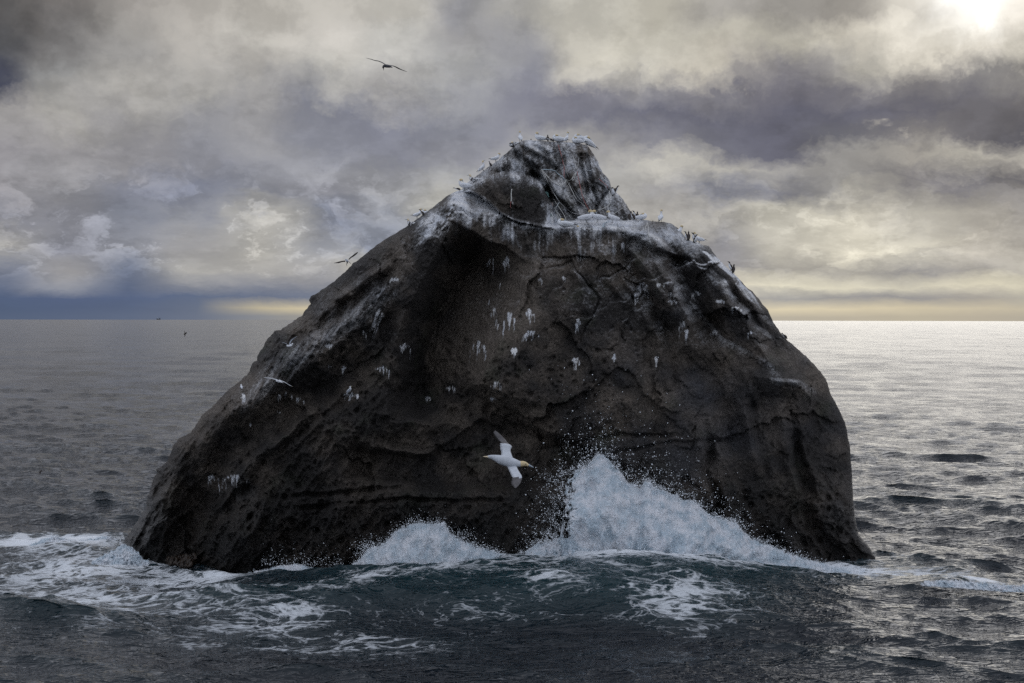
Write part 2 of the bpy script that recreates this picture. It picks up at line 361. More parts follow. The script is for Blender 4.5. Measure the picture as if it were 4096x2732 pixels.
add([(1282,455),(1310,490),(1330,503)], 0.4, 10, 12)
add([(1180,345),(1200,370),(1240,392)], 0.4, 12, 12)
add([(1172,335),(1160,362),(1150,395)], -0.35, 20, 24)
add([(1190,330),(1215,352),(1262,372),(1285,400)], 0.28, 9, 9)
add([(1332,352),(1336,380),(1344,410),(1352,450)], 0.5, 7, 9, p=.8)
add([(1345,352),(1352,382),(1362,420),(1372,450)], 0.4, 6, 9, p=.8)
add([(1300,400),(1318,440),(1340,480)], 0.3, 10, 12)
add([(1400,430),(1375,470),(1355,500)], 0.35, 5, 5, p=.8)
add([(1355,425),(1372,455),(1368,480)], 0.3, 5, 5, p=.8)
add([(1225,330),(1250,350),(1262,360)], 0.35, 8, 8)
# right shoulder block and gullies behind the ledge
add([(1465,520),(1500,545),(1560,600)], -0.5, 14, 40)
add([(1425,527),(1440,560),(1450,600)], 0.4, 20, 14)
X, Y = X0_, Y0_
# worn facets
FCT = np.zeros_like(YF)
for cells, ampl, seed in ((60, 0.30, 5), (300, 0.17, 6)):
    rs = np.random.RandomState(seed)
    cx = rs.uniform(230, 2100, cells); cy = rs.uniform(270, 1470, cells)
    ga = rs.normal(0, 1, cells); gb = rs.normal(0, 1, cells); of = rs.normal(0, 1, cells)
    bd1 = np.full(X.shape, 1e9, np.float32); bd2 = bd1.copy(); pl = np.zeros_like(bd1)
    xx = X + WX * 1.5 + fbm(X / 22, Y / 22, 3, 40) * 14; yy = Y + WY * 1.5 + fbm(X / 22, Y / 22, 3, 44) * 14
    sc = math.sqrt(1850 * 1185 / cells)
    for i in range(cells):
        j0 = max(0, int((cx[i] - 2.6 * sc - GX0) / GS)); j1 = int((cx[i] + 2.6 * sc - GX0) / GS)
        k0 = max(0, int((cy[i] - 2.6 * sc - GY0) / GS)); k1 = int((cy[i] + 2.6 * sc - GY0) / GS)
        a = xx[k0:k1, j0:j1] - cx[i]; b = yy[k0:k1, j0:j1] - cy[i]
        d = a * a + b * b; m = d < bd1[k0:k1, j0:j1]
        bd2[k0:k1, j0:j1] = np.where(m, bd1[k0:k1, j0:j1], np.minimum(bd2[k0:k1, j0:j1], d))
        bd1[k0:k1, j0:j1] = np.where(m, d, bd1[k0:k1, j0:j1])
        pl[k0:k1, j0:j1] = np.where(m, of[i] * 0.35 + (ga[i] * a + gb[i] * b) / sc, pl[k0:k1, j0:j1])
    FCT = FCT + pl * ampl
    gap = np.sqrt(bd2) - np.sqrt(bd1)
    FCT = FCT + ampl * 0.18 * np.exp(-(gap / 3.0) ** 2) * sst(fbm(X / 70, Y / 70, 3, seed * 9), -0.05, 0.15)
# noise: the grain runs down to the right on the right flank, down to the left on the left flank
side = sst(X, 1000, 1500)
a1 = np.radians(58); a2 = np.radians(125)
def rot(a, x, y): return x * math.cos(a) + y * math.sin(a), -x * math.sin(a) + y * math.cos(a)
al, ac = rot(a1, X, Y); bl, bc = rot(a2, X, Y)
gR = fbm(al / 110, ac / 26, 4, 60, ridge=True); gL = fbm(bl / 90, bc / 30, 4, 64, ridge=True)
gr = gR * side + gL * (1 - side)
rug = 0.45 + 0.9 * (1 - sst(X, 700, 1150)) * sst(Y, 560, 760) + 0.35 * sst(Y, 1000, 1200) + 0.25 * sst(X, 1700, 1900) * sst(Y, 1050, 1200)
rug = rug * (1 - 0.1 * KN)
cen = np.exp(-((X - 1110) / 110) ** 2 - ((Y - 740) / 130) ** 2)
rug = rug * (1 - 0.6 * cen)
Nz = 0.7 * fbm(X / 170, Y / 170, 3, 20) - 1.2 * rug * (0.70 * (gr - 0.2) * (0.75 - 0.25 * side) + 0.30 * fbm(X / 34, Y / 34, 4, 24, ridge=True)
     + 0.11 * fbm(X / 13, Y / 13, 3, 28, ridge=True)) + 0.05 * fbm(X / 5.5, Y / 5.5, 3, 33) + rug * 0.05 * fbm(X / 4, Y / 4, 2, 36)
Nz = Nz * (1 - 0.2 * KN - 0.5 * AP) + 0.10 * KN * fbm(al / 60, ac / 7, 4, 70, ridge=True) * -1
H = R + FCT * (1 - 0.5 * KN - 0.8 * AP) + Nz
# weathering pits
PIT = np.zeros_like(YF)
def pits(n, box, rmin, rmax, seed, dep=1.0):
    rs = np.random.RandomState(seed)
    for i in range(n):
        x = rs.uniform(box[0], box[2]); y = rs.uniform(box[1], box[3])
        r = rmin + (rmax - rmin) * rs.rand() ** 3; e = rs.uniform(0.8, 1.5)
        j0, j1 = int((x - r * e - GX0) / GS), int((x + r * e - GX0) / GS) + 2
        k0, k1 = int((y - r - GY0) / GS), int((y + r - GY0) / GS) + 2
        if j0 < 0 or k0 < 0: continue
        d = ((X[k0:k1, j0:j1] - x) / (r * e)) ** 2 + ((Y[k0:k1, j0:j1] - y) / r) ** 2
        PIT[k0:k1, j0:j1] = np.maximum(PIT[k0:k1, j0:j1], np.clip(1 - d, 0, 1) ** 1.3 * r / PX * 1.5 * dep)
pits(260, (560, 780, 1150, 1060), 3, 12, 1); pits(260, (1050, 820, 1420, 1000), 3, 9, 2)
pits(200, (430, 1000, 1300, 1300), 3, 11, 3); pits(240, (1700, 1130, 1990, 1310), 3, 9, 4, 1.2)
pits(220, (950, 620, 1500, 900), 2.5, 6, 5); pits(120, (600, 680, 800, 860), 3, 11, 6); pits(120, (1500, 900, 1900, 1200), 2.5, 5, 7, .7)
H = H + PIT
YFR = YF + H
YCR = 68.0 - 4.5 * (X - 285) / 1728 + 0.18 * MZ
YFR = np.minimum(YFR, YCR - 0.5)
YFR = np.maximum(YFR, 60.1 - 2.0 * (1 - sst(Y, 1000, 1160)))

def blur(F, r):
    G_ = np.pad(F, r, mode='edge')
    for ax in (0, 1):
        c_ = np.cumsum(G_, axis=ax, dtype=np.float64); n_ = 2 * r
        G_ = (c_[n_:] - c_[:-n_]) / n_ if ax == 0 else (c_[:, n_:] - c_[:, :-n_]) / n_
    return G_[:F.shape[0], :F.shape[1]].astype(np.float32)
YSM = blur(blur(YFR, 22), 22)

# bird lime
G = np.zeros_like(YF)
sky_up = np.zeros_like(YF); sky_up[1:-1] = (YFR[:-2] - YFR[2:]) / (2 * GS / PX)      # how much the face looks up
sky_up = np.clip(sky_up, -1, 3)
st = fbm(X / 5.0, Y / 70, 4, 80); st2 = fbm(X / 2.6, Y / 26, 3, 84); cl = fbm(X / 40, Y / 40, 4, 88)
fg = fbm(X / 2.2, Y / 3.0, 3, 140)
st = 0.6 * st + 0.7 * fbm(X / 13, Y / 120, 3, 141)
G += (KN + 0.0) * (0.38 + 0.95 * cl + 0.45 * st + 0.7 * fg + 0.45 * fbm(al / 40, ac / 6, 3, 92))
G += AP * (1.15 + 0.8 * cl + 0.7 * fg + 0.5 * st) + (0.5 + 1.1 * cl + 0.9 * fg) * np.exp(-((Y - yl) / 12) ** 2) * sst(X, 960, 1020) * (1 - sst(X, 1500, 1580))
G += BO * 0.55 * np.clip(st + 0.6 * cl, 0, 1) * sst(X, 1080, 1160)
G -= BO * 0.74 * sst(bd, 6, 30) * sst(cl + 0.25 + (X - 1080) / 900, 0.0, 0.35) * 0.9  # lime taken off the boulder's face to paint in its dark underside shade
drip = np.clip((Y - yl) / (60 + 90 * st + 110 * cl).clip(8), 0, 1)
G = np.maximum(G, (Y > yl - 2) * sst(X, 975, 1060) * (1 - sst(X, 1480, 1600)) * (1 - drip) ** 1.3 * (0.40 + 1.5 * st + 1.3 * cl + .7 * st2))
# crown of the left shoulder and the long right shoulder
sl_l = np.exp(-((Y - np.interp(X, [700, 940, 1060], [740, 545, 470])) / 46) ** 2) * sst(X, 880, 1020) * (1 - sst(X, 1050, 1100))
G = np.maximum(G, sl_l * (0.35 + 1.0 * cl + .5 * st + .3 * sky_up))
rsil = np.interp(Y, [500, 520, 600, 700, 800], [1560, 1590, 1650, 1740, 1790])
rb = np.clip(1 - (rsil - X) / np.interp(Y, [500, 600, 700, 900], [150, 170, 90, 50]), 0, 1) * (1 - sst(Y, 610, 800)) * (X > 1380)
G = np.maximum(G, rb * (0.04 + 1.2 * fbm(al / 60, ac / 9, 4, 95) + 0.8 * cl + 0.35 * sky_up))
G = np.maximum(G, 0.62 * np.exp(-((Y - 545) / 42) ** 2) * sst(X, 1400, 1470) * (1 - sst(X, 1640, 1720)) * (0.8 + cl + .9 * fbm(al / 50, ac / 8, 4, 97)))
# faint film wherever the upper rock looks to the sky
film = np.clip(0.26 * sky_up + 0.0, 0, 0.45) * (1 - sst(Y, 700, 900)) * (0.45 + 0.55 * sst(X, 1100, 1500)) * (0.7 + 1.2 * cl)
band = feat([(930,640),(800,735),(660,840),(520,960)], 0.55, 48, 60)
G = np.maximum(G, film); G = np.maximum(G, band * (0.55 + 1.1 * fbm(bl / 60, bc / 8, 4, 99)))
G = np.maximum(G, feat([(1760,868),(1840,876),(1880,905)], 0.5, 8, 24) * (0.6 + cl))
G = np.maximum(G, feat([(1580,690),(1660,780),(1760,830),(1800,870)], 0.4, 10, 26) * (0.6 + 1.2 * cl))
# splashes of lime under single perches
DR = [(1128,592,9,42),(1163,592,9,32),(872,715,13,62),(930,790,13,26),(1098,785,17,40),(1133,708,7,36),(1172,720,13,38),(1214,712,13,40),(1218,760,17,32),
 (1138,735,8,32),(1180,800,9,20),(1328,733,6,26),(1320,820,9,28),(1037,888,14,18),(1137,878,12,20),(1476,652,16,46),(1516,652,9,10),(1536,648,12,9),
 (1542,672,10,16),(1545,690,9,10),(1566,738,8,34),(1576,760,7,40),(805,902,20,30),(684,915,12,14),(655,903,4,18),(641,905,3,20),(668,908,3,16),(556,905,6,26),(561,905,3,20),
 (538,1092,32,34),(488,1092,14,24),(878,843,14,18),(790,843,6,16),(756,840,5,14),(980,912,9,14),(1410,815,5,24),(1240,640,5,18),(1600,672,10,16),
 (640,945,3,8),(756,792,10,10),(1690,706,10,12),(1655,690,9,10),(1150,650,4,18),(1295,636,5,16),(1780,700,9,9),(555,860,5,8),(835,760,7,16),(1125,690,5,18),(1505,820,4,20),
 (1130,915,8,8),(1640,760,7,12),(1430,560,6,26),(1722,760,4,16),(905,640,12,10),(575,975,5,6)]
rs = np.random.RandomState(3)
GD = np.zeros_like(YF)
for (x, y, wd, ht) in DR:
    ns = max(3, int(wd * 1.0)); amp_d = rs.uniform(0.4, 1.0) if wd < 25 else 0.42
    for i in range(ns):
        x0 = x + wd * np.clip(rs.normal(0, 0.5), -1.1, 1.1); hh = ht * (0.12 + 1.1 * rs.rand() ** 1.8); y0 = y + ht * (0.30 * ((x0 - x) / wd) ** 2 + rs.uniform(-.06, .22))
        lean = rs.uniform(-0.12, 0.12) - (0.35 if (x, y) in ((872,715),(805,902),(556,905)) else 0)
        wdh = rs.uniform(0.7, 1.9)
        j0, j1 = int((x0 - 14 - abs(lean) * hh - GX0) / GS), int((x0 + 14 + abs(lean) * hh - GX0) / GS)
        k0, k1 = int((y0 - 3 - GY0) / GS), int((y0 + hh + 3 - GY0) / GS)
        yy = Y[k0:k1, j0:j1]; xx = X[k0:k1, j0:j1]
        tt = np.clip((yy - y0) / hh, 0, 1)
        cxl = x0 + lean * (yy - y0) + np.sin(yy * 0.35 + i) * 0.6
        wv = wdh * (1 - 0.75 * tt)
        GD[k0:k1, j0:j1] = np.maximum(GD[k0:k1, j0:j1], np.exp(-((xx - cxl) / wv) ** 2) * (1 - tt ** 2) * (yy > y0 - 2) * (0.75 + 0.5 * rs.rand()) * amp_d)
GD *= np.clip(0.85 + 2.0 * st2, 0.4, 1.2)
G = np.clip(np.maximum(G * 1.35, 2.8 * GD), 0, 1.5)
tide = 1180 + 40 * fbm(X / 200, Y / 200, 2, 50)
WET = sst(Y, tide - 190, tide + 60)
WET = np.maximum(WET, 0.7 * sst(X, 1760, 1900) * sst(Y, 1090, 1200))
TONE = np.clip(0.42 + 1.3 * fbm(X / 130, Y / 110, 4, 52) + 0.6 * cen + 0.25 * fbm(X / 30, Y / 30, 3, 54) - 0.45 * np.exp(-((X - np.interp(Y, [520, 900], [985, 945])) / 34) ** 2) * sst(Y, 520, 600) * (1 - sst(Y, 860, 960)), 0, 1)  # last term paints the shade of the left buttress's dark face into the tone
COOL = np.clip(0.75 * np.exp(-((X - 1620) / 120) ** 2 - ((Y - 990) / 120) ** 2) + 1.2 * fbm(X / 120, Y / 150, 3, 57) * sst(X, 1250, 1500), 0, 1)

def samp(F, x, y):
    fx = np.clip((np.asarray(x, float) - GX0) / GS, 0, F.shape[1] - 1.001); fy = np.clip((np.asarray(y, float) - GY0) / GS, 0, F.shape[0] - 1.001)
    i = fx.astype(int); j = fy.astype(int); a = fx - i; b = fy - j
    return (F[j, i] * (1 - a) + F[j, i + 1] * a) * (1 - b) + (F[j + 1, i] * (1 - a) + F[j + 1, i + 1] * a) * b

# polar sheet about a point under the rock
OX, OY = 1150.0, 2520 / K
ang_s = np.arctan2(OY - SIL[:, 1], SIL[:, 0] - OX); ang_s[0] = math.pi; ang_s[-1] = 0.0
rad_s = np.hypot(OY - SIL[:, 1], SIL[:, 0] - OX)
cum = np.concatenate([[0], np.cumsum(np.hypot(*np.diff(SIL, axis=0).T))])
NPH, NRD = 1160, 384
tl = np.linspace(0, cum[-1], NPH)
phx = np.interp(tl, cum, SIL[:, 0]); phy = np.interp(tl, cum, SIL[:, 1])
# small roughness of the outline
nx = np.gradient(phy); ny = -np.gradient(phx); ln = np.hypot(nx, ny); nx /= ln; ny /= ln
rough = fbm(tl / 9, tl * 0 + 3.3, 4, 12) * 2.6 + fbm(tl / 30, tl * 0 + 8.3, 2, 15) * 3.0
rough *= np.where(phy < 330, 0.35, 1.0) * sst(np.abs(phy - 1446), 5, 60)
rough *= np.where((phx < 1100) & (phy > 600), 1.5, 0.8)
phx = phx + nx * rough; phy = phy + ny * rough
wround = np.interp(tl / cum[-1], [0, .1, .3, .42, .5, .55, .62, .75, .85, 1.0], [34, 40, 40, 34, 24, 24, 30, 60, 120, 100])
tau = np.linspace(0.002, 1, NRD); rho = 1 - (1 - tau) ** 1.22
PXg = OX + np.outer(rho, phx - OX); PYg = OY + np.outer(rho, phy - OY)
Rl = np.hypot(phx - OX, phy - OY)
dpx = np.outer(1 - rho, Rl)
qq = np.clip(dpx / wround[None, :], 0, 1)
ed = np.sqrt(np.clip(1 - (1 - qq) ** 2, 0, 1))
yf = samp(YFR, PXg, PYg); yc = 68.0 - 4.5 * (PXg - 285) / 1728 + 0.18 * (1320 - PYg) / PX
yc = np.minimum(yc, samp(YFR - H + R, PXg, PYg) + 1.4 + 1.2 * sst(PXg, 1500, 1900))
yc0 = yc - samp(H - R, PXg, PYg) * 0.0
Hs = samp(H - R, PXg, PYg)
YY = yc - (yc - (yf - Hs)) * ed + Hs * np.clip(qq * 2.6, 0, 1)
V1 = rayW(PXg, PYg, YY).reshape(-1, 3)
NB = 30
tb = np.linspace(0.0, 0.995, NB)[::-1]               # back sheet, from the outline inward
BX = OX + np.outer(tb, phx - OX); BY = OY + np.outer(tb, phy - OY)
bdp = np.outer(1 - tb, Rl); bq = np.clip(bdp / 260, 0, 1)
byc = 68.0 - 4.5 * (BX - 285) / 1728 + 0.18 * (1320 - BY) / PX
bw = 7.0 * sst(BY, 280, 700) + 1.6
byc = np.minimum(byc, (yc[-1] + np.clip(Hs[-1] * 0, 0, 0))[None, :] + 3.0 * (1 - tb[:, None]) + 0 * BX)
YB = byc + (bw + 1.2 * fbm(BX / 90, BY / 90, 3, 13)) * np.sqrt(1 - (1 - bq) ** 2)
V2 = rayW(BX, BY, YB).reshape(-1, 3)
idx = np.arange(NRD * NPH).reshape(NRD, NPH)
f1 = np.stack([idx[:-1, :-1], idx[:-1, 1:], idx[1:, 1:], idx[1:, :-1]], -1).reshape(-1, 4)
idb = (np.arange(NB * NPH) + NRD * NPH).reshape(NB, NPH)
idall = np.concatenate([idx[-1:], idb], 0)
f2 = np.stack([idall[:-1, :-1], idall[:-1, 1:], idall[1:, 1:], idall[1:, :-1]], -1).reshape(-1, 4)
inf = np.clip(ed, 0, 1).ravel()
gv = samp(G, PXg, PYg).ravel()
gb = (0.45 * (1 - sst(BY, 520, 800))).ravel()
def both(F, back): return np.concatenate([samp(F, PXg, PYg).ravel(), back * np.ones(NB * NPH)])

# rock material
mat = bpy.data.materials.new('rock'); mat.use_nodes = True
t = NT(mat.node_tree); bs = mat.node_tree.nodes['Principled BSDF']
obj = t.n('ShaderNodeTexCoord').outputs['Object']
gn = t.attr('guano'); wet = t.attr('wet'); tone = t.attr('tone'); cool = t.attr('cool')
n_f = t.noise(obj, 9.0, 6.0, 0.65); n_g = t.noise(obj, 55.0, 3.0, 0.7); n_m = t.noise(obj, 1.7, 5.0, 0.6)
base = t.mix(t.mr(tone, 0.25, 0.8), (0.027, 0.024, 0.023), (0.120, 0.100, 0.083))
base = t.mix(t.mr(cool, 0.0, 1.0, 0.0, 0.6), base, (0.070, 0.076, 0.094))
base = t.mix(t.mr(n_m, 0.35, 0.7), base, t.mix(1.0, base, (0.70, 0.68, 0.66), 'MULTIPLY'))
base = t.mix(1.0, base, t.n('ShaderNodeValToRGB', {0: n_f}).outputs[0], 'OVERLAY') if False else base
grain = t.m('ADD', t.mr(n_f, 0.3, 0.7, 0.5, 1.55), t.mr(n_g, 0.35, 0.65, -0.42, 0.42))
base = t.n('ShaderNodeVectorMath', {0: base, 'Scale': grain}, operation='SCALE').outputs[0]
green = t.m('MULTIPLY', t.mr(t.noise(obj, 0.45, 4.0, 0.6), 0.58, 0.75), 0.35)
base = t.mix(green, base, (0.06, 0.072, 0.045))
base = t.mix(wet, base, t.mix(1.0, base, (0.23, 0.22, 0.22), 'MULTIPLY'))
gm = t.m('ADD', gn, t.m('ADD', t.mr(n_f, 0.25, 0.75, -0.28, 0.28), t.mr(n_g, 0.3, 0.7, -0.20, 0.20)))
gm = t.m('POWER', t.mr(gm, 0.16, 0.95, 0.0, 1.0), 1.5)
gcol = t.mix(t.mr(n_m, 0.4, 0.65), (0.62, 0.65, 0.71), (0.84, 0.84, 0.85))
base = t.mix(t.m('MULTIPLY', gm, 0.92), base, gcol)
t.nt.links.new(base, bs.inputs['Base Color'])
rg = t.mr(wet, 0.0, 1.0, 0.82, 0.34)
t.nt.links.new(rg, bs.inputs['Roughness'])
bs.inputs['Specular IOR Level'].default_value = 0.35
hgt = t.m('ADD', t.m('MULTIPLY', t.noise(obj, 5.0, 8.0, 0.68), 1.0), t.m('MULTIPLY', n_g, 0.22))
vor = t.n('ShaderNodeTexVoronoi', {'Vector': obj, 'Scale': 6.0, 'Randomness': 1.0}, feature='SMOOTH_F1').outputs[0]
hgt = t.m('ADD', hgt, t.m('MULTIPLY', t.mr(vor, 0.0, 0.35), 0.5))
bp = t.n('ShaderNodeBump', {'Strength': 1.0, 'Distance': 0.13, 'Height': hgt})
t.nt.links.new(bp.outputs[0], bs.inputs['Normal'])
M_ROCK = mat
rock = mesh_np('sea_rock', np.concatenate([V1, V2]), np.concatenate([f1, f2]), M_ROCK, True, None,
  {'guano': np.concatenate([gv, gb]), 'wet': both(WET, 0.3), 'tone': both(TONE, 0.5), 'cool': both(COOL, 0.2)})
tag(rock, 'huge dark granite sea stack with a lime-whitened summit rising out of the ocean', 'rock')

def rockY(u, v):
    """distance of the rock face at a full-size pixel (outline rounding included)"""
    x, y = u / K, v / K
    th = np.hypot(PXg[::4, ::4] - x, PYg[::4, ::4] - y); i = np.unravel_index(np.argmin(th), th.shape)
    return float(YY[::4, ::4][i])
def onrock(u, v, lift=0.05): return P(u, v, rockY(u, v) - lift)
# ================================================================ THE SEA
M_SEA = bpy.data.materials.new('sea_water'); M_SEA.use_nodes = True
t = NT(M_SEA.node_tree); bs = M_SEA.node_tree.nodes['Principled BSDF']
geo = t.n('ShaderNodeNewGeometry'); pos = geo.outputs['Position']
foam_d = t.attr('foam'); farf = t.attr('far'); teal = t.attr('teal')
ps = t.n('ShaderNodeVectorMath', {0: pos, 1: (0.50, 1.0, 1.0)}, operation='MULTIPLY').outputs[0]
wv = t.n('ShaderNodeTexNoise', {'Vector': ps, 'Scale': 0.55, 'Detail': 4.0}).outputs['Color']
pw = t.vm('ADD', ps, t.n('ShaderNodeVectorMath', {0: t.vm('SUBTRACT', wv, (0.5, 0.5, 0.5)), 'Scale': 2.6}, operation='SCALE').outputs[0])
v1 = t.n('ShaderNodeTexVoronoi', {'Vector': pw, 'Scale': 1.9, 'Randomness': 1.0}, feature='DISTANCE_TO_EDGE').outputs[0]
v2 = t.n('ShaderNodeTexVoronoi', {'Vector': pw, 'Scale': 6.5, 'Randomness': 1.0}, feature='DISTANCE_TO_EDGE').outputs[0]
nz = t.noise(pw, 1.1, 7.0, 0.62); nz2 = t.noise(pw, 6.0, 5.0, 0.65)
lace = t.m('SUBTRACT', t.m('SUBTRACT', 1.0, t.mr(v1, 0.0, 0.30)), t.m('MULTIPLY', t.mr(v2, 0.0, 0.25), 0.45))
patt = t.m('ADD', t.m('MULTIPLY', lace, 0.42), t.m('ADD', t.m('MULTIPLY', t.m('SUBTRACT', nz, 0.5), 1.5), t.m('MULTIPLY', t.m('SUBTRACT', nz2, 0.5), 0.8)))
fm = t.mr(t.m('ADD', patt, t.m('MULTIPLY', foam_d, 1.0)), 0.55, 0.86, 0.0, 1.0)
fm = t.m('MULTIPLY', fm, t.mr(foam_d, 0.02, 0.85, 0.35, 0.95))
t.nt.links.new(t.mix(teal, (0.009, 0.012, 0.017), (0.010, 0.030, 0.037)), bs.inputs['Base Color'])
bs.inputs['IOR'].default_value = 1.33
t.nt.links.new(t.mr(farf, 0.0, 1.0, 0.05, 0.14), bs.inputs['Roughness'])
rp = t.n('ShaderNodeMapping', {'Vector': pos, 'Rotation': (0, 0, math.radians(-22)), 'Scale': (0.45, 1.1, 1.0)}).outputs[0]
def crest(sc, dt):
    n_ = t.noise(rp, sc, dt, 0.55, 0.4)
    r_ = t.m('SUBTRACT', 1.0, t.m('ABSOLUTE', t.m('MULTIPLY', t.m('SUBTRACT', n_, 0.5), 5.0)), clamp=True)
    return t.m('POWER', t.m('MAXIMUM', r_, 0.0), 2.0)
h1 = crest(0.9, 3.0); h2 = crest(2.6, 3.0); h3 = t.noise(ps, 7.0, 5.0, 0.6)
hh = t.m('ADD', t.m('ADD', t.m('MULTIPLY', h1, 0.20), t.m('MULTIPLY', h2, 0.09)), t.m('ADD', t.m('MULTIPLY', h3, 0.035), t.m('MULTIPLY', fm, 0.10)))
bp = t.n('ShaderNodeBump', {'Strength': 1.0, 'Distance': 0.36, 'Height': hh})
# far away the chop is finer than the mesh: tilt the surface by a vector noise instead
pf = t.n('ShaderNodeVectorMath', {0: pos, 1: (0.42, 0.20, 1.0)}, operation='MULTIPLY').outputs[0]
nv = t.n('ShaderNodeTexNoise', {'Vector': pf, 'Scale': 0.9, 'Detail': 5.0, 'Roughness': 0.68}).outputs['Color']
nv = t.n('ShaderNodeVectorMath', {0: t.vm('SUBTRACT', nv, (0.5, 0.5, 0.5)), 1: (0.30, 0.72, 0.0)}, operation='MULTIPLY').outputs[0]
pf2 = t.n('ShaderNodeVectorMath', {0: pos, 1: (0.055, 0.022, 1.0)}, operation='MULTIPLY').outputs[0]
nv2 = t.n('ShaderNodeTexNoise', {'Vector': pf2, 'Scale': 1.0, 'Detail': 6.0, 'Roughness': 0.7}).outputs['Color']
nv = t.vm('ADD', nv, t.n('ShaderNodeVectorMath', {0: t.vm('SUBTRACT', nv2, (0.5, 0.5, 0.5)), 1: (0.25, 0.65, 0.0)}, operation='MULTIPLY').outputs[0])
nv = t.n('ShaderNodeVectorMath', {0: nv, 'Scale': t.mr(farf, 0.0, 1.0, 0.12, 1.0)}, operation='SCALE').outputs[0]
nrm = t.vm('NORMALIZE', t.vm('ADD', bp.outputs[0], nv))
t.nt.links.new(nrm, bs.inputs['Normal'])
fo = t.n('ShaderNodeBsdfPrincipled', {'Base Color': (0.74, 0.78, 0.83, 1), 'Roughness': 0.7, 'Normal': bp.outputs[0]})
ms = t.n('ShaderNodeMixShader', {0: fm, 1: bs.outputs[0], 2: fo.outputs[0]})
out = [n for n in M_SEA.node_tree.nodes if n.type == 'OUTPUT_MATERIAL'][0]
t.nt.links.new(ms.outputs[0], out.inputs[0])

# random wave bands built by inverse FFT, each tile 64 shortest wavelengths wide
def wave_band(l0, slope, heading, spread, seed, N=512):
    rs = np.random.RandomState(seed); L = 64.0 * l0
    k = np.fft.fftfreq(N, d=L / N) * 2 * math.pi
    kx, ky = np.meshgrid(k, k); kk = np.hypot(kx, ky); kk[0, 0] = 1e9
    lam = 2 * math.pi / kk
    a = np.exp(-((np.log2(lam / l0) - 0.5) / 0.42) ** 2) * (lam > l0 * 0.8) * (lam < l0 * 2.5)
    co = np.cos(np.arctan2(ky, kx) - heading)
    a = a * np.where(co > 0, co, 0) ** spread
    sp = (rs.normal(size=(N, N)) + 1j * rs.normal(size=(N, N))) * a / kk
    h = np.fft.ifft2(sp); sx = np.fft.ifft2(1j * kx * sp).real; sy = np.fft.ifft2(1j * ky * sp).real
    sc = slope / math.sqrt((sx ** 2 + sy ** 2).mean())
    ddx = np.fft.ifft2(-1j * kx / kk * sp).real; ddy = np.fft.ifft2(-1j * ky / kk * sp).real
    return L, (np.stack([ddx, ddy, h.real], -1) * sc).astype(np.float32)
def tile(F, L, x, y):
    N = F.shape[0]
    fx = (x / L * N) % N; fy = (y / L * N) % N
    i = fx.astype(int); j = fy.astype(int); a = (fx - i)[..., None]; b = (fy - j)[..., None]
    i %= N; j %= N; i1 = (i + 1) % N; j1 = (j + 1) % N
    return (F[j, i] * (1 - a) + F[j, i1] * a) * (1 - b) + (F[j1, i] * (1 - a) + F[j1, i1] * a) * b

vv = np.arange(2860, 1284, -2.45)
rr = np.concatenate([np.geomspace(3.0, 40.5, 26), CAMH * FPX / (vv - EYE), np.geomspace(4600, 17000, 26)])
dense = np.radians(np.linspace(-23.5, 23.5, 860))
rest = np.radians(np.linspace(23.5, 336.5, 72))[1:-1]
azs = np.concatenate([dense, rest])
RR, AA = np.meshgrid(rr, azs, indexing='ij')
SX = RR * np.sin(AA); SY = RR * np.cos(AA)
dr = np.gradient(rr)[:, None] * np.ones_like(AA)
dr = np.where(np.abs(((AA + math.pi) % (2 * math.pi)) - math.pi) > math.radians(23.6), 40.0, dr)
D = np.zeros(SX.shape + (3,), np.float32)
H0 = math.radians(-112)                       # where the wind sea travels: towards the camera, a little to the left
for i, (l0, sl_, spd) in enumerate([(0.22,.05,1.5),(0.45,.09,2),(0.9,.13,3),(1.8,.145,4),(3.6,.095,4),(7.2,.048,4),(14.5,.032,5),(29,.020,8)]):
    L, F = wave_band(l0, sl_, H0 + (0.0, .25, -.2, .3, -.15, .1, -.3, .2)[i], spd, 100 + i)
    wgt = np.clip((l0 * 1.5 / dr - 1.3) / 1.2, 0, 1).astype(np.float32)
    m = wgt > 0
    dd = np.zeros_like(D); ca, sa = math.cos(.3 * i), math.sin(.3 * i)
    dd[m] = tile(F, L, SX[m] + 13.7 * i, SY[m] + 7.1 * i) * wgt[m][:, None]
    D += dd
D[..., :2] *= -1.7
# groups: broad patches with more and less chop
grp = 1.0 + 0.9 * fbm(SX / 30, SY / 60, 3, 77)
D *= (np.clip(grp, 0.5, 1.6) * (1 - 0.15 * sst(RR, 75, 180)))[..., None]
wxp = (SX / SY * FPX + 2048) / K; wyp = (EYE + CAMH * FPX / np.maximum(SY, 1)) / K
front = (SY > 20)
def bl(cx, cy, sx, sy): return np.exp(-((wxp - cx) / sx) ** 2 - ((wyp - cy) / sy) ** 2) * front
# the swell heaping up against the rock, its dark face towards the camera
ridge_y = np.interp(SX, [-22, -15, -8, -2, 4, 10, 16, 24], [64, 60.2, 58.2, 58.6, 57.8, 57.6, 59.5, 62])
cross = (SY - ridge_y)
amp_ = np.interp(SX, [-24, -16, -12, -8.4, -3, 1.3, 4, 6, 8, 10.5, 14.5, 18, 24], [0.0, 0.05, 0.1, 0.25, 0.6, 1.05, 1.4, 1.5, 1.4, 0.9, 0.35, 0.2, 0.0])
amp_ = amp_ * (1 + 0.18 * fbm(SX / 3.0, SY / 3.0, 3, 71))
hw = np.where(cross < 0, np.exp(-(cross / 4.3) ** 2), np.exp(-(cross / 6.0) ** 2)) * amp_
hw -= 0.30 * np.exp(-((cross + 8.0) / 3.2) ** 2) * amp_
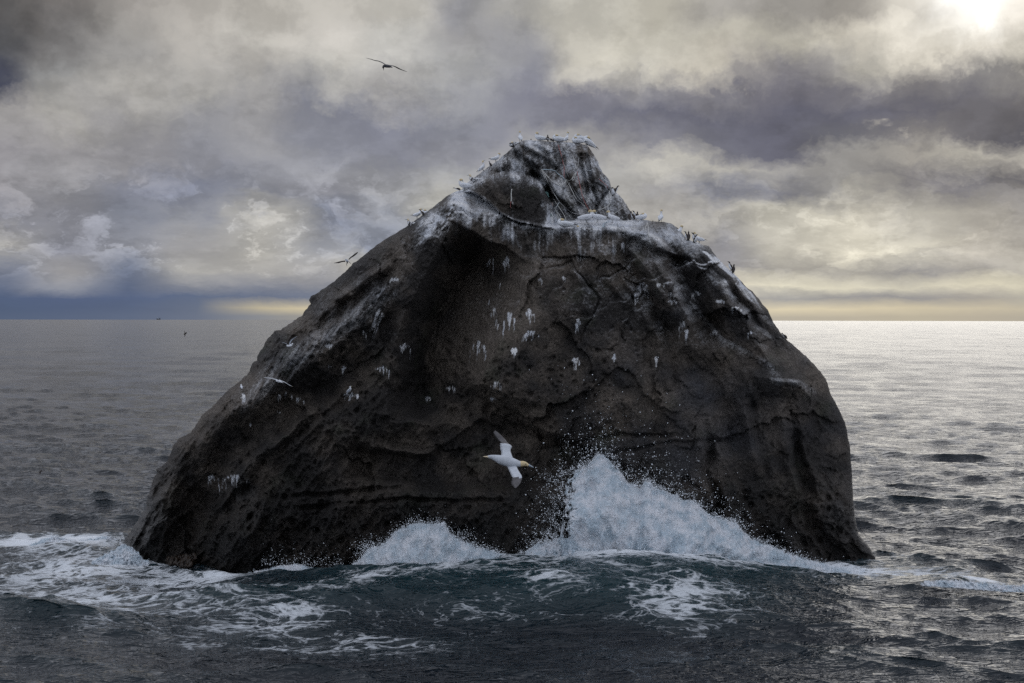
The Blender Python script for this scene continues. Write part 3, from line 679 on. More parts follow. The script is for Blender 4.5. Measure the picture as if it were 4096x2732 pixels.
# a second, darker swell between the camera and the rock
s2_ = SY - np.interp(SX, [-22, -12, -4, 4, 12, 22], [51, 53.5, 54.5, 53.5, 51, 49])
hw += (0.75 + 0.5 * fbm(SX / 6, SY / 6, 3, 73)) * np.where(s2_ < 0, np.exp(-(s2_ / 2.0) ** 2), np.exp(-(s2_ / 3.4) ** 2)) * np.interp(SX, [-24, -12, -6, 4, 12, 24], [0.2, 0.9, 1.0, 0.9, 0.6, 0.2])
hw += 0.55 * bl(190, 1262, 140, 16) + 0.4 * bl(2200, 1345, 110, 9) + 0.35 * bl(640, 1345, 150, 14)
Z = D[..., 2] + hw - RR ** 2 / (2 * 7.4e6)
churn = bl(1200, 1290, 420, 30) + bl(150, 1300, 260, 60)
Z = Z + 0.13 * (churn + 0.7 * np.clip(hw, 0, 1.5)) * fbm(SX * 1.6, SY * 1.6, 4, 61, ridge=True) * (SY < 120)
FO = 0.0
for (cx, cy, sx, sy, a) in [(200,1300,250,32,.72),(100,1362,240,34,.55),(380,1385,260,34,.45),(150,1250,130,16,1.0),(20,1240,130,16,.5),
  (480,1328,150,13,.65),(700,1318,170,13,.62),(800,1370,150,24,.42),(650,1425,160,26,.42),(980,1300,200,15,.85),(930,1325,130,10,.6),
  (1150,1312,240,11,.72),(1330,1300,200,14,.8),(1500,1270,230,16,1.0),(1120,1425,190,20,.36),(1330,1365,200,20,.36),(1470,1400,200,24,.26),(1250,1335,260,20,.52),(1000,1370,150,12,.4),(1500,1345,150,14,.5),(1620,1400,140,30,.3),(700,1470,250,30,.25),
  (1250,1395,80,10,.45),(1700,1300,200,17,.85),(1880,1315,130,15,.6),(1650,1345,200,16,.45),(2000,1330,100,16,.6),(2150,1322,130,12,.45),(2240,1347,90,6.5,.8),
  (2080,1290,60,12,.35),(1560,1430,120,20,.3),(950,1480,200,30,.2),(300,1450,300,40,.22),(1690,1450,100,20,.2),(1880,830,0.1,0.1,0)]:
    FO = FO + a * bl(cx, cy, sx, sy)
FO = FO + 0.6 * np.clip(fbm(SX / 9, SY / 5, 3, 66) - 0.1, 0, 1) * bl(1000, 1400, 800, 90)
capn = np.clip(D[..., 2] * 2.2 - 1.15, 0, 1) * (RR < 220) * np.clip(fbm(SX / 14, SY / 14, 2, 68) * 3, 0, 1)
FO = np.clip(FO + 0.8 * capn, 0, 1.25)
FARF = sst(np.log(RR), math.log(62), math.log(420))
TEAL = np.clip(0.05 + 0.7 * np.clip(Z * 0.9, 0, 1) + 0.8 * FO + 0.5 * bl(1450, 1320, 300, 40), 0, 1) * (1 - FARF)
V = np.stack([SX + D[..., 0], SY + D[..., 1], Z], -1).reshape(-1, 3)
nr_, na_ = RR.shape
ii = np.arange(nr_ * na_).reshape(nr_, na_); ij = np.concatenate([ii, ii[:, :1]], 1)
F4 = np.stack([ij[:-1, :-1], ij[:-1, 1:], ij[1:, 1:], ij[1:, :-1]], -1).reshape(-1, 4)[:, ::-1]
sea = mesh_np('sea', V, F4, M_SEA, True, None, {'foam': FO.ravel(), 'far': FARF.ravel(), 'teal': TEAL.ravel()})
tag(sea, kind='structure')

# ---------------------------------------------------------------- breaking water
def foam_mat(name, a, b, tr=0.0):
    M = bpy.data.materials.new(name); M.use_nodes = True
    t = NT(M.node_tree); bs = M.node_tree.nodes['Principled BSDF']
    ob = t.n('ShaderNodeTexCoord').outputs['Object']
    n1 = t.noise(ob, 1.6, 6.0, 0.62); n2 = t.noise(ob, 12.0, 5.0, 0.7); sol = t.attr('solid')
    c = t.mix(t.mr(n1, 0.40, 0.60), a, b); c = t.mix(t.mr(n2, 0.3, 0.7), t.mix(1.0, c, (0.84, 0.88, 0.92), 'MULTIPLY'), c)
    t.nt.links.new(c, bs.inputs['Base Color']); bs.inputs['Roughness'].default_value = 0.75
    bs.inputs['Subsurface Weight'].default_value = 0.0
    bp = t.n('ShaderNodeBump', {'Strength': 0.5, 'Distance': 0.09, 'Height': t.m('ADD', n2, t.m('MULTIPLY', t.noise(ob, 34.0, 3.0, 0.7), 0.4))})
    t.nt.links.new(bp.outputs[0], bs.inputs['Normal'])
    tp = t.n('ShaderNodeBsdfTransparent')
    tl_ = t.n('ShaderNodeBsdfTranslucent', {'Color': (0.80, 0.88, 0.94, 1), 'Normal': bp.outputs[0]})
    mm = t.n('ShaderNodeMixShader', {0: 0.30, 1: bs.outputs[0], 2: tl_.outputs[0]})
    hole = t.m('ADD', t.m('MULTIPLY', t.m('SUBTRACT', t.noise(ob, 5.5, 8.0, 0.72, 0.4), 0.5), 1.9), t.m('SUBTRACT', t.m('MULTIPLY', sol, 2.8), 0.45))
    al = t.mr(hole, 0.0, 0.5)
    mo = t.n('ShaderNodeMixShader', {0: al, 1: tp.outputs[0], 2: mm.outputs[0]})
    out = [n for n in M.node_tree.nodes if n.type == 'OUTPUT_MATERIAL'][0]
    t.nt.links.new(mo.outputs[0], out.inputs[0])
    return M
M_FOAM = foam_mat('white_water', (0.60, 0.69, 0.76), (0.94, 0.94, 0.97))

def splash(name, top, ybot, thick, seed, label, nx=420, ny=150, layers=2, cat='breaking wave'):
    """heap of white water; top: outline points (frame units), ybot: foot line, thick: metres it stands off the rock"""
    top = np.array(top, float); x0, x1 = top[0, 0], top[-1, 0]
    Vs, Fs, Ss = [], [], []; off = 0
    for ly in range(layers):
        u = np.linspace(x0, x1, nx); s = np.linspace(0, 1, ny)
        yt = np.interp(u, top[:, 0], top[:, 1]) - 5 * ly
        yt = yt - (8 + 9 * ly) * (fbm(u / 8, u * 0 + ly * 7.7 + seed, 5, 21 + seed, gain=0.7)) - 4
        yb = np.interp(u, *zip(*ybot))
        ytm = np.minimum(yt, yb - 1)
        XX = np.broadcast_to(u, (ny, nx)); YY_ = ytm + (yb - ytm) * s[:, None]
        XX = XX + 5 * fbm(XX / 20, YY_ / 20, 3, 5 + ly) + 16 * fbm(YY_ / 15, XX / 60, 4, 15 + ly + seed) * np.exp(-((XX - 1287) / 26) ** 2)
        hgt = np.clip((YY_ - ytm) / np.maximum(1, 130), 0, 1.3)
        rk = samp(YSM, XX, np.minimum(YY_, 1330)) 
        Yd = np.minimum(rk, 61.5) - 0.25 - thick * (1 - np.exp(-hgt * 2.2)) - 0.22 * (layers - 1 - ly) * 0.6
        # billows
        cx_ = (x0 + x1) / 2 - 0.26 * (x1 - x0) * (seed == 1) + 40 * (seed == 1); th_ = np.arctan2(XX - cx_, 1620 - YY_); rd_ = np.hypot(XX - cx_, 1620 - YY_)
        bil = 0.62 * fbm(th_ * 9, rd_ / 70, 3, 31 + seed) + 0.16 * fbm(th_ * 36, rd_ / 34, 3, 33 + seed) + 0.05 * fbm(XX / 14, YY_ / 15, 4, 35 + seed) + 0.05 * fbm(XX / 4.5, YY_ / 4.5, 3, 38 + ly)
        Yd = Yd - bil * np.clip(hgt * 3 + 0.25, 0, 1) * (0.55 + 0.45 * min(thick, 2) / 2) * 1.4
        Yd = np.minimum(Yd, samp(YFR, XX, np.minimum(YY_, 1440)) - 0.10 - 0.1 * (layers - 1 - ly))
        Vs.append(rayW(XX, YY_, Yd).reshape(-1, 3))
        edge = np.minimum(YY_ - ytm, np.minimum(u - x0, x1 - u)[None, :] + 5)
        so_ = np.clip(edge / (22 + 22 * ly), 0, 1) * (1.0 - 0.42 * ly) + 0.22 * fbm(XX / 30, YY_ / 30, 3, 41 + seed + ly)
        if seed == 1:
            fr_ = np.clip((XX - 1287 + 90 * fbm(XX / 12, YY_ / 14, 5, 51 + ly, gain=.75)) / 75, 0, 1)
            so_ = so_ * np.where(YY_ < 1236, fr_, 1.0)
        so_ = so_ * np.clip((yb - YY_) / 10 + 0.3, 0, 1)
        Ss.append(so_.ravel())
        ix = np.arange(nx * ny).reshape(ny, nx) + off; off += nx * ny
        Fs.append(np.stack([ix[:-1, :-1], ix[:-1, 1:], ix[1:, 1:], ix[1:, :-1]], -1).reshape(-1, 4))
    o = mesh_np(name, np.concatenate(Vs), np.concatenate(Fs), M_FOAM, True, None, {'solid': np.clip(np.concatenate(Ss), 0, 1)})
    return tag(o, label, cat)
S1 = [(1206,1266),(1228,1248),(1262,1244),(1277,1236),(1285,1216),(1290,1175),(1284,1149),(1285,1112),(1298,1095),(1320,1074),(1345,1068),(1357,1056),(1368,1044),(1381,1041),
      (1398,1052),(1408,1068),(1419,1078),(1430,1090),(1438,1104),(1470,1118),(1481,1100),(1490,1104),(1497,1114),(1529,1125),(1572,1147),(1592,1150),(1615,1167),(1637,1184),
      (1660,1192),(1688,1196),(1705,1214),(1723,1234),(1761,1248),(1805,1266),(1852,1283),(1913,1297),(1960,1303),(1990,1310)]
splash('breaking_wave', S1, [(1200,1290),(1300,1300),(1420,1300),(1520,1300),(1600,1310),(1680,1322),(1800,1330),(1990,1330)], 2.1, 1,
       'tall tent-shaped burst of white water against the right half of the rock', 520, 170, 2)
S2 = [(800,1306),(826,1284),(844,1262),(884,1247),(902,1225),(932,1207),(961,1199),(987,1203),(1020,1199),(1031,1222),(1052,1238),(1075,1245),(1097,1255),(1133,1264),(1163,1274)]
splash('breaking_wave', S2, [(800,1326),(900,1322),(960,1312),(1060,1306),(1163,1300)], 1.2, 2,
       'low rounded curl of white water left of the tall burst', 280, 80, 2)
S3 = [(560,1318),(600,1308),(640,1298),(680,1293),(710,1300),(735,1306),(770,1302),(800,1306)]
splash('breaking_wave', S3, [(560,1330),(650,1330),(720,1324),(800,1318)], 0.5, 3,
       'thin lip of foam lapping the dark foot of the rock below the lower left bulge', 200, 40, 2)
# white water beyond the left foot of the rock stands free of it
def surf(name, top, ybot, Yd0, seed, label, nx, ny):
    global YFR
    keep = YFR; YFR = np.full_like(keep, Yd0) if True else keep
    import types
    o = splash(name, top, ybot, 0.9, seed, label, nx, ny, 3)
    YFR = keep
    return o
_min = np.minimum
def surf_far(name, top, ybot, Yd0, seed, label, nx, ny):
    top = np.array(top, float); x0, x1 = top[0, 0], top[-1, 0]; Vs, Fs, Ss = [], [], []; off = 0
    for ly in range(3):
        u = np.linspace(x0, x1, nx); s = np.linspace(0, 1, ny)
        yt = np.interp(u, top[:, 0], top[:, 1]) - 3 * ly - 5 * fbm(u / 7, u * 0 + seed + ly, 4, 2 + seed) * (1 + ly)
        yb = np.interp(u, *zip(*ybot)); ytm = np.minimum(yt, yb - 1)
        XX = np.broadcast_to(u, (ny, nx)); YYs = ytm + (yb - ytm) * s[:, None]
        hg = (YYs - ytm) / 40.0
        Yd = Yd0 - 1.6 * (1 - np.exp(-hg * 1.5)) - 0.5 * fbm(XX / 16, YYs / 14, 4, 8 + seed, ridge=True) - 0.15 * fbm(XX / 4, YYs / 4, 3, 9) - 0.1 * (2 - ly)
        Vs.append(rayW(XX, YYs, Yd).reshape(-1, 3))
        so_ = np.clip(np.minimum(YYs - ytm, np.minimum(u - x0, x1 - u)[None, :]) / 9, 0, 1) * (0.85 - 0.3 * ly) + 0.25 * fbm(XX / 14, YYs / 10, 3, 5 + seed)
        Ss.append((so_ * np.clip((yb - YYs) / 8 + .1, 0, 1)).ravel())
        ix = np.arange(nx * ny).reshape(ny, nx) + off; off += nx * ny
        Fs.append(np.stack([ix[:-1, :-1], ix[:-1, 1:], ix[1:, 1:], ix[1:, :-1]], -1).reshape(-1, 4))
    o = mesh_np(name, np.concatenate(Vs), np.concatenate(Fs), M_FOAM, True, None, {'solid': np.clip(np.concatenate(Ss), 0, 1)})
    return tag(o, label, 'breaking wave')
surf_far('breaking_wave', [(205,1292),(232,1276),(262,1262),(280,1248),(300,1254),(316,1268),(330,1284),(345,1290)], [(205,1297),(270,1298),(345,1302)], 60.9, 4,
         'small white surge curling round the left foot of the rock', 130, 40)
surf_far('breaking_wave', [(60,1258),(75,1246),(100,1236),(130,1231),(170,1240),(210,1236),(250,1229),(275,1237),(290,1246)], [(60,1262),(120,1264),(200,1262),(290,1262)], 69.0, 6,
         'long low band of white surf to the left of the rock, behind the small surge', 190, 34)
surf_far('breaking_wave', [(2110,1338),(2140,1332),(2200,1331),(2250,1337),(2300,1341),(2370,1345),(2420,1352)], [(2110,1346),(2200,1352),(2300,1360),(2420,1364)], 57.0, 9,
         'low whitecap rolling at the right edge of the picture', 190, 24)

# ---------------------------------------------------------------- flying drops
M_DROP = bpy.data.materials.new('water_drop'); M_DROP.use_nodes = True
b_ = M_DROP.node_tree.nodes['Principled BSDF']
b_.inputs['Base Color'].default_value = (0.85, 0.90, 0.96, 1); b_.inputs['Roughness'].default_value = 0.25
OCT = np.array([(1,0,0),(-1,0,0),(0,1,0),(0,-1,0),(0,0,1),(0,0,-1)], float)
OF = np.array([(0,2,4),(2,1,4),(1,3,4),(3,0,4),(2,0,5),(1,2,5),(3,1,5),(0,3,5)])
rs = np.random.RandomState(9)
def drops(name, xs, ys, Yd, rad, label):
    c = rayW(xs, ys, Yd); n = len(xs)
    rad = np.asarray(rad)[:, None, None]; st_ = 1 + 0.8 * rs.rand(n, 1, 3)
    v = (c[:, None, :] + OCT[None] * rad * st_).reshape(-1, 3)
    f = (OF[None] + (np.arange(n) * 6)[:, None, None]).reshape(-1, 3)
    o = mesh_np(name, v, f, M_DROP, False); return tag(o, label, 'sea spray', kind='stuff')
s1 = np.array(S1); n = 9000
n = 18000; ux = 1180 + rs.beta(1.5, 2.3, n) * 760
yt = np.interp(ux, s1[:, 0], s1[:, 1])
up_ = rs.exponential(1.0, n) * np.interp(ux, [1180, 1250, 1330, 1400, 1500, 1600, 1700, 1800, 1900], [30, 70, 42, 45, 38, 34, 22, 10, 5])
up_ = np.where(rs.rand(n) < 0.35, np.abs(rs.normal(0, 5, n)), up_)
xs = ux + rs.normal(0, 8, n); ys = yt - up_ + 2
# the plume thrown out to the left of the tall burst
m = 4600
lx = 1296 - np.abs(rs.normal(0, 30, m)); ly_ = rs.uniform(1085, 1262, m) - np.abs(rs.normal(0, 12, m))
m2 = 900; lx2 = 1262 + rs.normal(0, 16, m2); ly2 = 1232 + rs.normal(0, 13, m2)
xs = np.concatenate([xs, lx, lx2]); ys = np.concatenate([ys, ly_, ly2])
clump = fbm(xs / 16, ys / 16, 3, 90) + rs.normal(0, .12, len(xs)) > -0.04
xs, ys = xs[clump], ys[clump]
Yd = np.minimum(samp(YFR, xs, ys), 61.5) - 0.4 - rs.exponential(0.7, len(xs))
drops('spray_drops', xs, ys, Yd, 0.0026 + 0.016 * rs.rand(len(xs)) ** 7, 'fine cloud of white drops thrown up round the tall burst on the rock')
s2 = np.array(S2); n = 1500
ux = rs.uniform(800, 1160, n); ys = np.interp(ux, s2[:, 0], s2[:, 1]) - rs.exponential(7, n) + 3
ux = np.concatenate([ux, 845 + rs.normal(0, 18, 500), 1052 + rs.normal(0, 22, 300), rs.uniform(600, 790, 450)])
ys = np.concatenate([ys, 1258 + rs.normal(0, 12, 500), 1228 + rs.normal(0, 9, 300), 1298 - rs.exponential(12, 450)])
Yd = np.minimum(samp(YFR, ux, ys), 61.5) - 0.4 - rs.exponential(0.3, len(ux))
drops('spray_drops', ux, ys, Yd, 0.0045 + 0.011 * rs.rand(len(ux)) ** 3, 'sprinkle of small drops above the low curl at the left foot of the rock')

# foam spatter that roughens the skin of the bursts
def skin(S, yb0, n, thick, label, seed):
    s = np.array(S); r_ = np.random.RandomState(seed)
    x = r_.uniform(s[0, 0], s[-1, 0], n * 3); y = r_.uniform(s[:, 1].min() - 4, yb0, n * 3); yt_ = np.interp(x, s[:, 0], s[:, 1])
    k_ = (y > yt_ - 5 - r_.exponential(2.5, len(x))) & (r_.rand(len(x)) < 0.35 + 0.65 * np.exp(-(y - yt_) / 25)); x, y, yt_ = x[k_][:n], y[k_][:n], yt_[k_][:n]
    hg = np.clip((y - yt_) / 130, 0, 1.3)
    Yd = np.minimum(samp(YSM, x, y), 61.5) - 0.35 - thick * (1 - np.exp(-hg * 2.2)) - 0.25 - r_.exponential(0.12, len(x))
    drops('spray_drops', x, y, Yd, 0.004 + 0.014 * r_.rand(len(x)) ** 3, label)
skin(S1, 1285, 4500, 2.1, 'foam spatter all over the face of the tall burst', 5)
skin(S2, 1300, 1200, 1.2, 'foam spatter over the low curl left of the tall burst', 6)

# kelp at the left foot
M_KELP = bpy.data.materials.new('kelp'); M_KELP.use_nodes = True
b_ = M_KELP.node_tree.nodes['Principled BSDF']; b_.inputs['Base Color'].default_value = (0.030, 0.018, 0.011, 1); b_.inputs['Roughness'].default_value = 0.35
kv, kf = [], []
for i in range(420):
    x = rs.uniform(385, 452); y = rs.uniform(1276, 1312) - (x - 385) * 0.12
    ln_ = rs.uniform(9, 20); a = rs.normal(-0.45, 0.15); wd = rs.uniform(.5, .9)
    base_i = len(kv)
    for j in range(5):
        s = j / 4; px_ = x + math.sin(a) * ln_ * s + math.sin(i + 3 * s) * 0.8; py_ = y + math.cos(a) * ln_ * s
        yd = float(samp(YFR, px_, min(py_, 1330))) - 0.10 - 0.10 * math.sin(math.pi * s) - 0.05 * rs.rand()
        for sg in (-1, 1): kv.append(rayW(np.array(px_ + sg * wd * (1 - .7 * s)), np.array(py_), yd))
    for j in range(4): kf.append((base_i + 2 * j, base_i + 2 * j + 1, base_i + 2 * j + 3, base_i + 2 * j + 2))
tag(mesh_np('kelp', np.array(kv), np.array(kf), M_KELP), 'fringe of wet reddish-brown kelp hanging at the lower left foot of the rock', 'kelp', kind='stuff')
# ================================================================ BIRDS
def pmat(name, c, rough=0.7, var=0.12, scale=30.0, spec=0.3):
    M = bpy.data.materials.new(name); M.use_nodes = True
    t = NT(M.node_tree); bs = M.node_tree.nodes['Principled BSDF']
    ob = t.n('ShaderNodeTexCoord').outputs['Object']
    f = t.noise(ob, scale, 4.0, 0.6)
    cc = t.n('ShaderNodeVectorMath', {0: c, 'Scale': t.mr(f, 0.3, 0.7, 1 - var, 1 + var)}, operation='SCALE').outputs[0]
    t.nt.links.new(cc, bs.inputs['Base Color']); bs.inputs['Roughness'].default_value = rough
    bs.inputs['Specular IOR Level'].default_value = spec
    return M
B_WHITE = pmat('white_plumage', (0.74, 0.76, 0.80), .7, .05); B_YEL = pmat('buff_plumage', (0.62, 0.50, 0.30), .7, .1)
B_BLK = pmat('black_plumage', (0.022, 0.021, 0.022), .6, .3); B_BRN = pmat('dark_brown_plumage', (0.045, 0.036, 0.032), .65, .3)
B_BILL = pmat('blue_grey_bill', (0.30, 0.36, 0.42), .4, .05); B_DBILL = pmat('dark_bill', (0.03, 0.03, 0.03), .4, .05)
B_LEG = pmat('dark_webbed_foot', (0.05, 0.055, 0.05), .5, .2); B_GRY = pmat('grey_plumage', (0.30, 0.33, 0.38), .7, .1)
B_YB = pmat('yellow_bill', (0.60, 0.50, 0.18), .4, .05); B_EYE = pmat('eye', (0.01, 0.01, 0.012), .15, .0, spec=.6)
B_MOT = bpy.data.materials.new('mottled_plumage'); B_MOT.use_nodes = True
t = NT(B_MOT.node_tree); o_ = t.n('ShaderNodeTexCoord').outputs['Object']
t.nt.links.new(t.mix(t.mr(t.noise(o_, 14.0, 3.0, .6), .46, .54), (0.035, 0.030, 0.030), (0.72, 0.73, 0.76)), B_MOT.node_tree.nodes['Principled BSDF'].inputs['Base Color'])
B_DGR = pmat('backlit_plumage_shade', (0.09, 0.09, 0.10), .7, .1)  # white plumage darkened in colour for a gannet seen against the light
B_UND = pmat('shaded_white_underside', (0.50, 0.53, 0.58), .7, .12, 12)  # copy of the white plumage with the bluish underside shade in its colour
B_PALE = pmat('pale_buff_plumage', (0.66, 0.56, 0.40), .7, .08)

def crom(pts, n):
    pts = [np.array(p, float) for p in pts]; out = []
    pp = [2 * pts[0] - pts[1]] + pts + [2 * pts[-1] - pts[-2]]
    for i in range(1, len(pp) - 2):
        a, b, c, d = pp[i - 1:i + 3]
        for j in range(n):
            s = j / n
            out.append(0.5 * (2 * b + (c - a) * s + (2 * a - 5 * b + 4 * c - d) * s * s + (3 * b - a - 3 * c + d) * s ** 3))
    out.append(pts[-1]); return out
def loft(name, spine, mats, parent, seg=10, sub=3, mfun=None, side=Vector((0, 1, 0))):
    """smooth closed tube; spine rows (x, y, z, half width, half height)"""
    P_ = crom(spine, sub); n = len(P_); bm = bmesh.new(); rings = []
    for i, p in enumerate(P_):
        c = Vector(p[:3]); a = Vector(P_[max(0, i - 1)][:3]); b = Vector(P_[min(n - 1, i + 1)][:3])
        tn = (b - a).normalized(); sd = (side - tn * side.dot(tn)).normalized(); up = sd.cross(tn)
        if up.length < .5: up = Vector((0, 0, 1))
        rw, rh = max(p[3], .0015), max(p[4], .0015)
        rings.append([bm.verts.new(c + sd * rw * math.cos(2 * math.pi * k / seg) + up * rh * math.sin(2 * math.pi * k / seg)) for k in range(seg)])
    for i in range(n - 1):
        for k in range(seg):
            f = bm.faces.new((rings[i][k], rings[i][(k + 1) % seg], rings[i + 1][(k + 1) % seg], rings[i + 1][k])); f.smooth = True
            if mfun: f.material_index = mfun(i / (n - 1), f.calc_center_median(), math.sin(2 * math.pi * (k + .5) / seg))
    for r, q in ((rings[0], 0.0), (rings[-1], 1.0)):
        f = bm.faces.new(r if q else r[::-1])
        if mfun: f.material_index = mfun(q, f.calc_center_median(), 0)
    bmesh.ops.recalc_face_normals(bm, faces=bm.faces)
    me = bpy.data.meshes.new(name); bm.to_mesh(me); bm.free()
    for m_ in (mats if isinstance(mats, (list, tuple)) else [mats]): me.materials.append(m_)
    o = bpy.data.objects.new(name, me); COL.objects.link(o); o.parent = parent
    return o
def blob(name, c, r, mat, parent):
    bm = bmesh.new(); bmesh.ops.create_icosphere(bm, subdivisions=2, radius=1.0)
    for v in bm.verts: v.co = Vector((v.co.x * r[0] + c[0], v.co.y * r[1] + c[1], v.co.z * r[2] + c[2]))
    for f in bm.faces: f.smooth = True
    me = bpy.data.meshes.new(name); bm.to_mesh(me); bm.free(); me.materials.append(mat)
    o = bpy.data.objects.new(name, me); COL.objects.link(o); o.parent = parent; return o
def empty(name): 
    e = bpy.data.objects.new(name, None); e.empty_display_size = .1; COL.objects.link(e); return e
def leg(parent, x, y, top, mat=None):
    l = loft('leg', [(x - .01, y, top, .012, .012), (x, y, .02, .008, .008), (x + .01, y, .006, .010, .008)], mat or B_LEG, parent, 6, 1)
    f = loft('foot', [(x - .02, y, .006, .010, .005), (x + .02, y, .007, .022, .005), (x + .07, y, .004, .036, .003)], mat or B_LEG, l, 6, 1)
    f.parent = l; return l

# body spines for the gannet: rump ... head ; index of the first head point
GP = {
 'stand': ([(-.30,0,.20,.045,.035),(-.20,0,.235,.085,.075),(-.05,0,.28,.11,.11),(.08,0,.34,.10,.11),(.15,0,.42,.062,.065),(.165,0,.52,.046,.048),(.175,0,.60,.044,.046),(.215,0,.635,.045,.046),(.265,0,.63,.030,.030)], .64, (.265,0,.63), (1,0,-.12)),
 'sit':   ([(-.34,0,.10,.05,.035),(-.22,0,.12,.095,.075),(-.05,0,.135,.125,.11),(.10,0,.17,.11,.105),(.17,0,.25,.062,.065),(.175,0,.33,.046,.048),(.20,0,.385,.045,.046),(.25,0,.385,.030,.030)], .60, (.25,0,.385), (1,0,-.15)),
 'preen': ([(-.34,0,.16,.045,.035),(-.22,0,.18,.09,.075),(-.05,0,.21,.115,.11),(.09,0,.25,.105,.105),(.16,0,.33,.062,.065),(.165,0,.42,.047,.05),(.125,0,.475,.046,.046),(.08,.035,.45,.044,.042),(.055,.055,.42,.028,.028)], .60, (.055,.055,.42), (-.45,.35,-1)),
 'breast':([(-.34,0,.16,.045,.035),(-.22,0,.19,.09,.08),(-.05,0,.235,.115,.115),(.08,0,.30,.10,.11),(.13,0,.40,.058,.062),(.135,0,.49,.047,.05),(.175,0,.545,.046,.046),(.225,0,.525,.042,.042),(.235,0,.48,.028,.028)], .60, (.235,0,.48), (-.10,0,-1)),
 'tuck':  ([(-.34,0,.10,.05,.035),(-.22,0,.12,.10,.08),(-.05,0,.14,.13,.12),(.10,0,.18,.12,.12),(.175,0,.24,.075,.08),(.14,.02,.31,.052,.05),(.06,.04,.32,.046,.044),(.0,.05,.295,.028,.028)], .70, (.0,.05,.295), (-1,.2,-.35)),
 'upright':([(-.16,0,.11,.045,.04),(-.11,0,.18,.09,.085),(-.03,0,.27,.115,.115),(.04,0,.37,.095,.10),(.07,0,.47,.055,.058),(.06,0,.57,.044,.046),(.055,0,.66,.044,.044),(.09,0,.715,.045,.045),(.135,0,.69,.034,.034),(.15,0,.655,.024,.024)], .60, (.15,0,.655), (.15,0,-1)),
}
def gannet_proto(pose, young=False):
    sp, hf, bc, bd = GP[pose]; e = empty('gannet')
    white = B_MOT if young else B_WHITE; head = B_PALE if young else B_YEL
    loft('body', sp, [white, head], e, 12, 3, lambda s, c, k: 1 if s > hf + .02 else 0)
    bcv = Vector(bc); bdv = Vector(bd).normalized()
    bill = loft('bill', [tuple(bcv - bdv * .01) + (.020, .020), tuple(bcv + bdv * .03) + (.015, .016), tuple(bcv + bdv * .075) + (.009, .010), tuple(bcv + bdv * .115) + (.003, .003)],
         B_BILL, e, 8, 2, side=Vector((0, 1, 0)) if abs(bdv.y) < .9 else Vector((1, 0, 0)))
    hv = Vector(sp[-2][:3]) * .5 + bcv * .5
    for s in (-1, 1): blob('eye', (hv.x, hv.y + s * .037, hv.z + .008), (.008, .004, .008), B_EYE, e)
    rx, rz = sp[0][0], sp[0][2]
    up = pose == 'upright'
    loft('tail', [(rx + .04, 0, rz, .04, .02), (rx - .04, 0, rz - .02, .035, .012), (rx - .14, 0, rz - (.05 if not up else .09), .010, .004)], white, e, 8, 2)
    # folded wing: white coverts, black primaries crossing over the tail
    mb = sp[2]; ch = sp[3]
    for s in (-1, 1):
        pts = [(ch[0] + .03, s * ch[3] * .75, ch[2] + .03, .02, .05), (mb[0] + .02, s * (mb[3] * .93), mb[2] + .045, .026, .075), (sp[1][0], s * (sp[1][3] * .85), sp[1][2] + .045, .022, .055),
               (rx + .0, s * .035, rz + .045, .014, .030), (rx - .11, s * .012, rz + (.03 if not up else -.05), .006, .012), (rx - .19, -s * .012, rz + (.012 if not up else -.11), .003, .004)]
        loft('folded_wing', pts, [white, B_BLK], e, 8, 3, lambda q, c, k: 1 if q > .64 else 0)
    lx = mb[0] + .02
    for s in (-1, 1): leg(e, lx, s * .045, mb[2] - mb[4] * .6)
    return e
def auk_proto(lean=0.0, bill_up=.05):
    e = empty('guillemot')
    sp = [(-.10,0,.035,.02,.02),(-.065,0,.08,.052,.05),(-.01 + lean*.1,0,.17,.068,.066),(.02 + lean*.2,0,.25,.055,.056),(.03 + lean*.3,0,.315,.032,.034),(.035 + lean*.36,0,.365,.029,.030),(.06 + lean*.4,0,.395,.029,.027),(.09 + lean*.4,0,.395 + bill_up * .2,.014,.012)]
    loft('body', sp, [B_BRN, B_WHITE], e, 12, 3, lambda s, c, k: 1 if (s < .62 and (c.x - (-.035 + (c.z - .1) * .36 + lean * c.z * .8)) > .0) else 0)
    loft('bill', [(.085 + lean*.4,0,.396 + bill_up*.2,.010,.010),(.115 + lean*.4,0,.394 + bill_up*.5,.006,.007),(.145 + lean*.4,0,.388 + bill_up,.002,.002)], B_DBILL, e, 8, 2)
    for s in (-1, 1):
        loft('folded_wing', [(.0 + lean*.15,s*.050,.27,.012,.03),(-.035,s*.058,.19,.014,.042),(-.075,s*.040,.10,.010,.026),(-.105,s*.015,.035,.004,.008)], B_BRN, e, 8, 2)
        blob('eye', (.062 + lean*.4, s * .026, .402), (.005, .003, .005), B_EYE, e)
        leg(e, -.03, s * .025, .06)
    loft('tail', [(-.08,0,.05,.022,.010),(-.12,0,.02,.018,.005),(-.14,0,.008,.012,.003)], B_BRN, e, 8, 1)
    return e
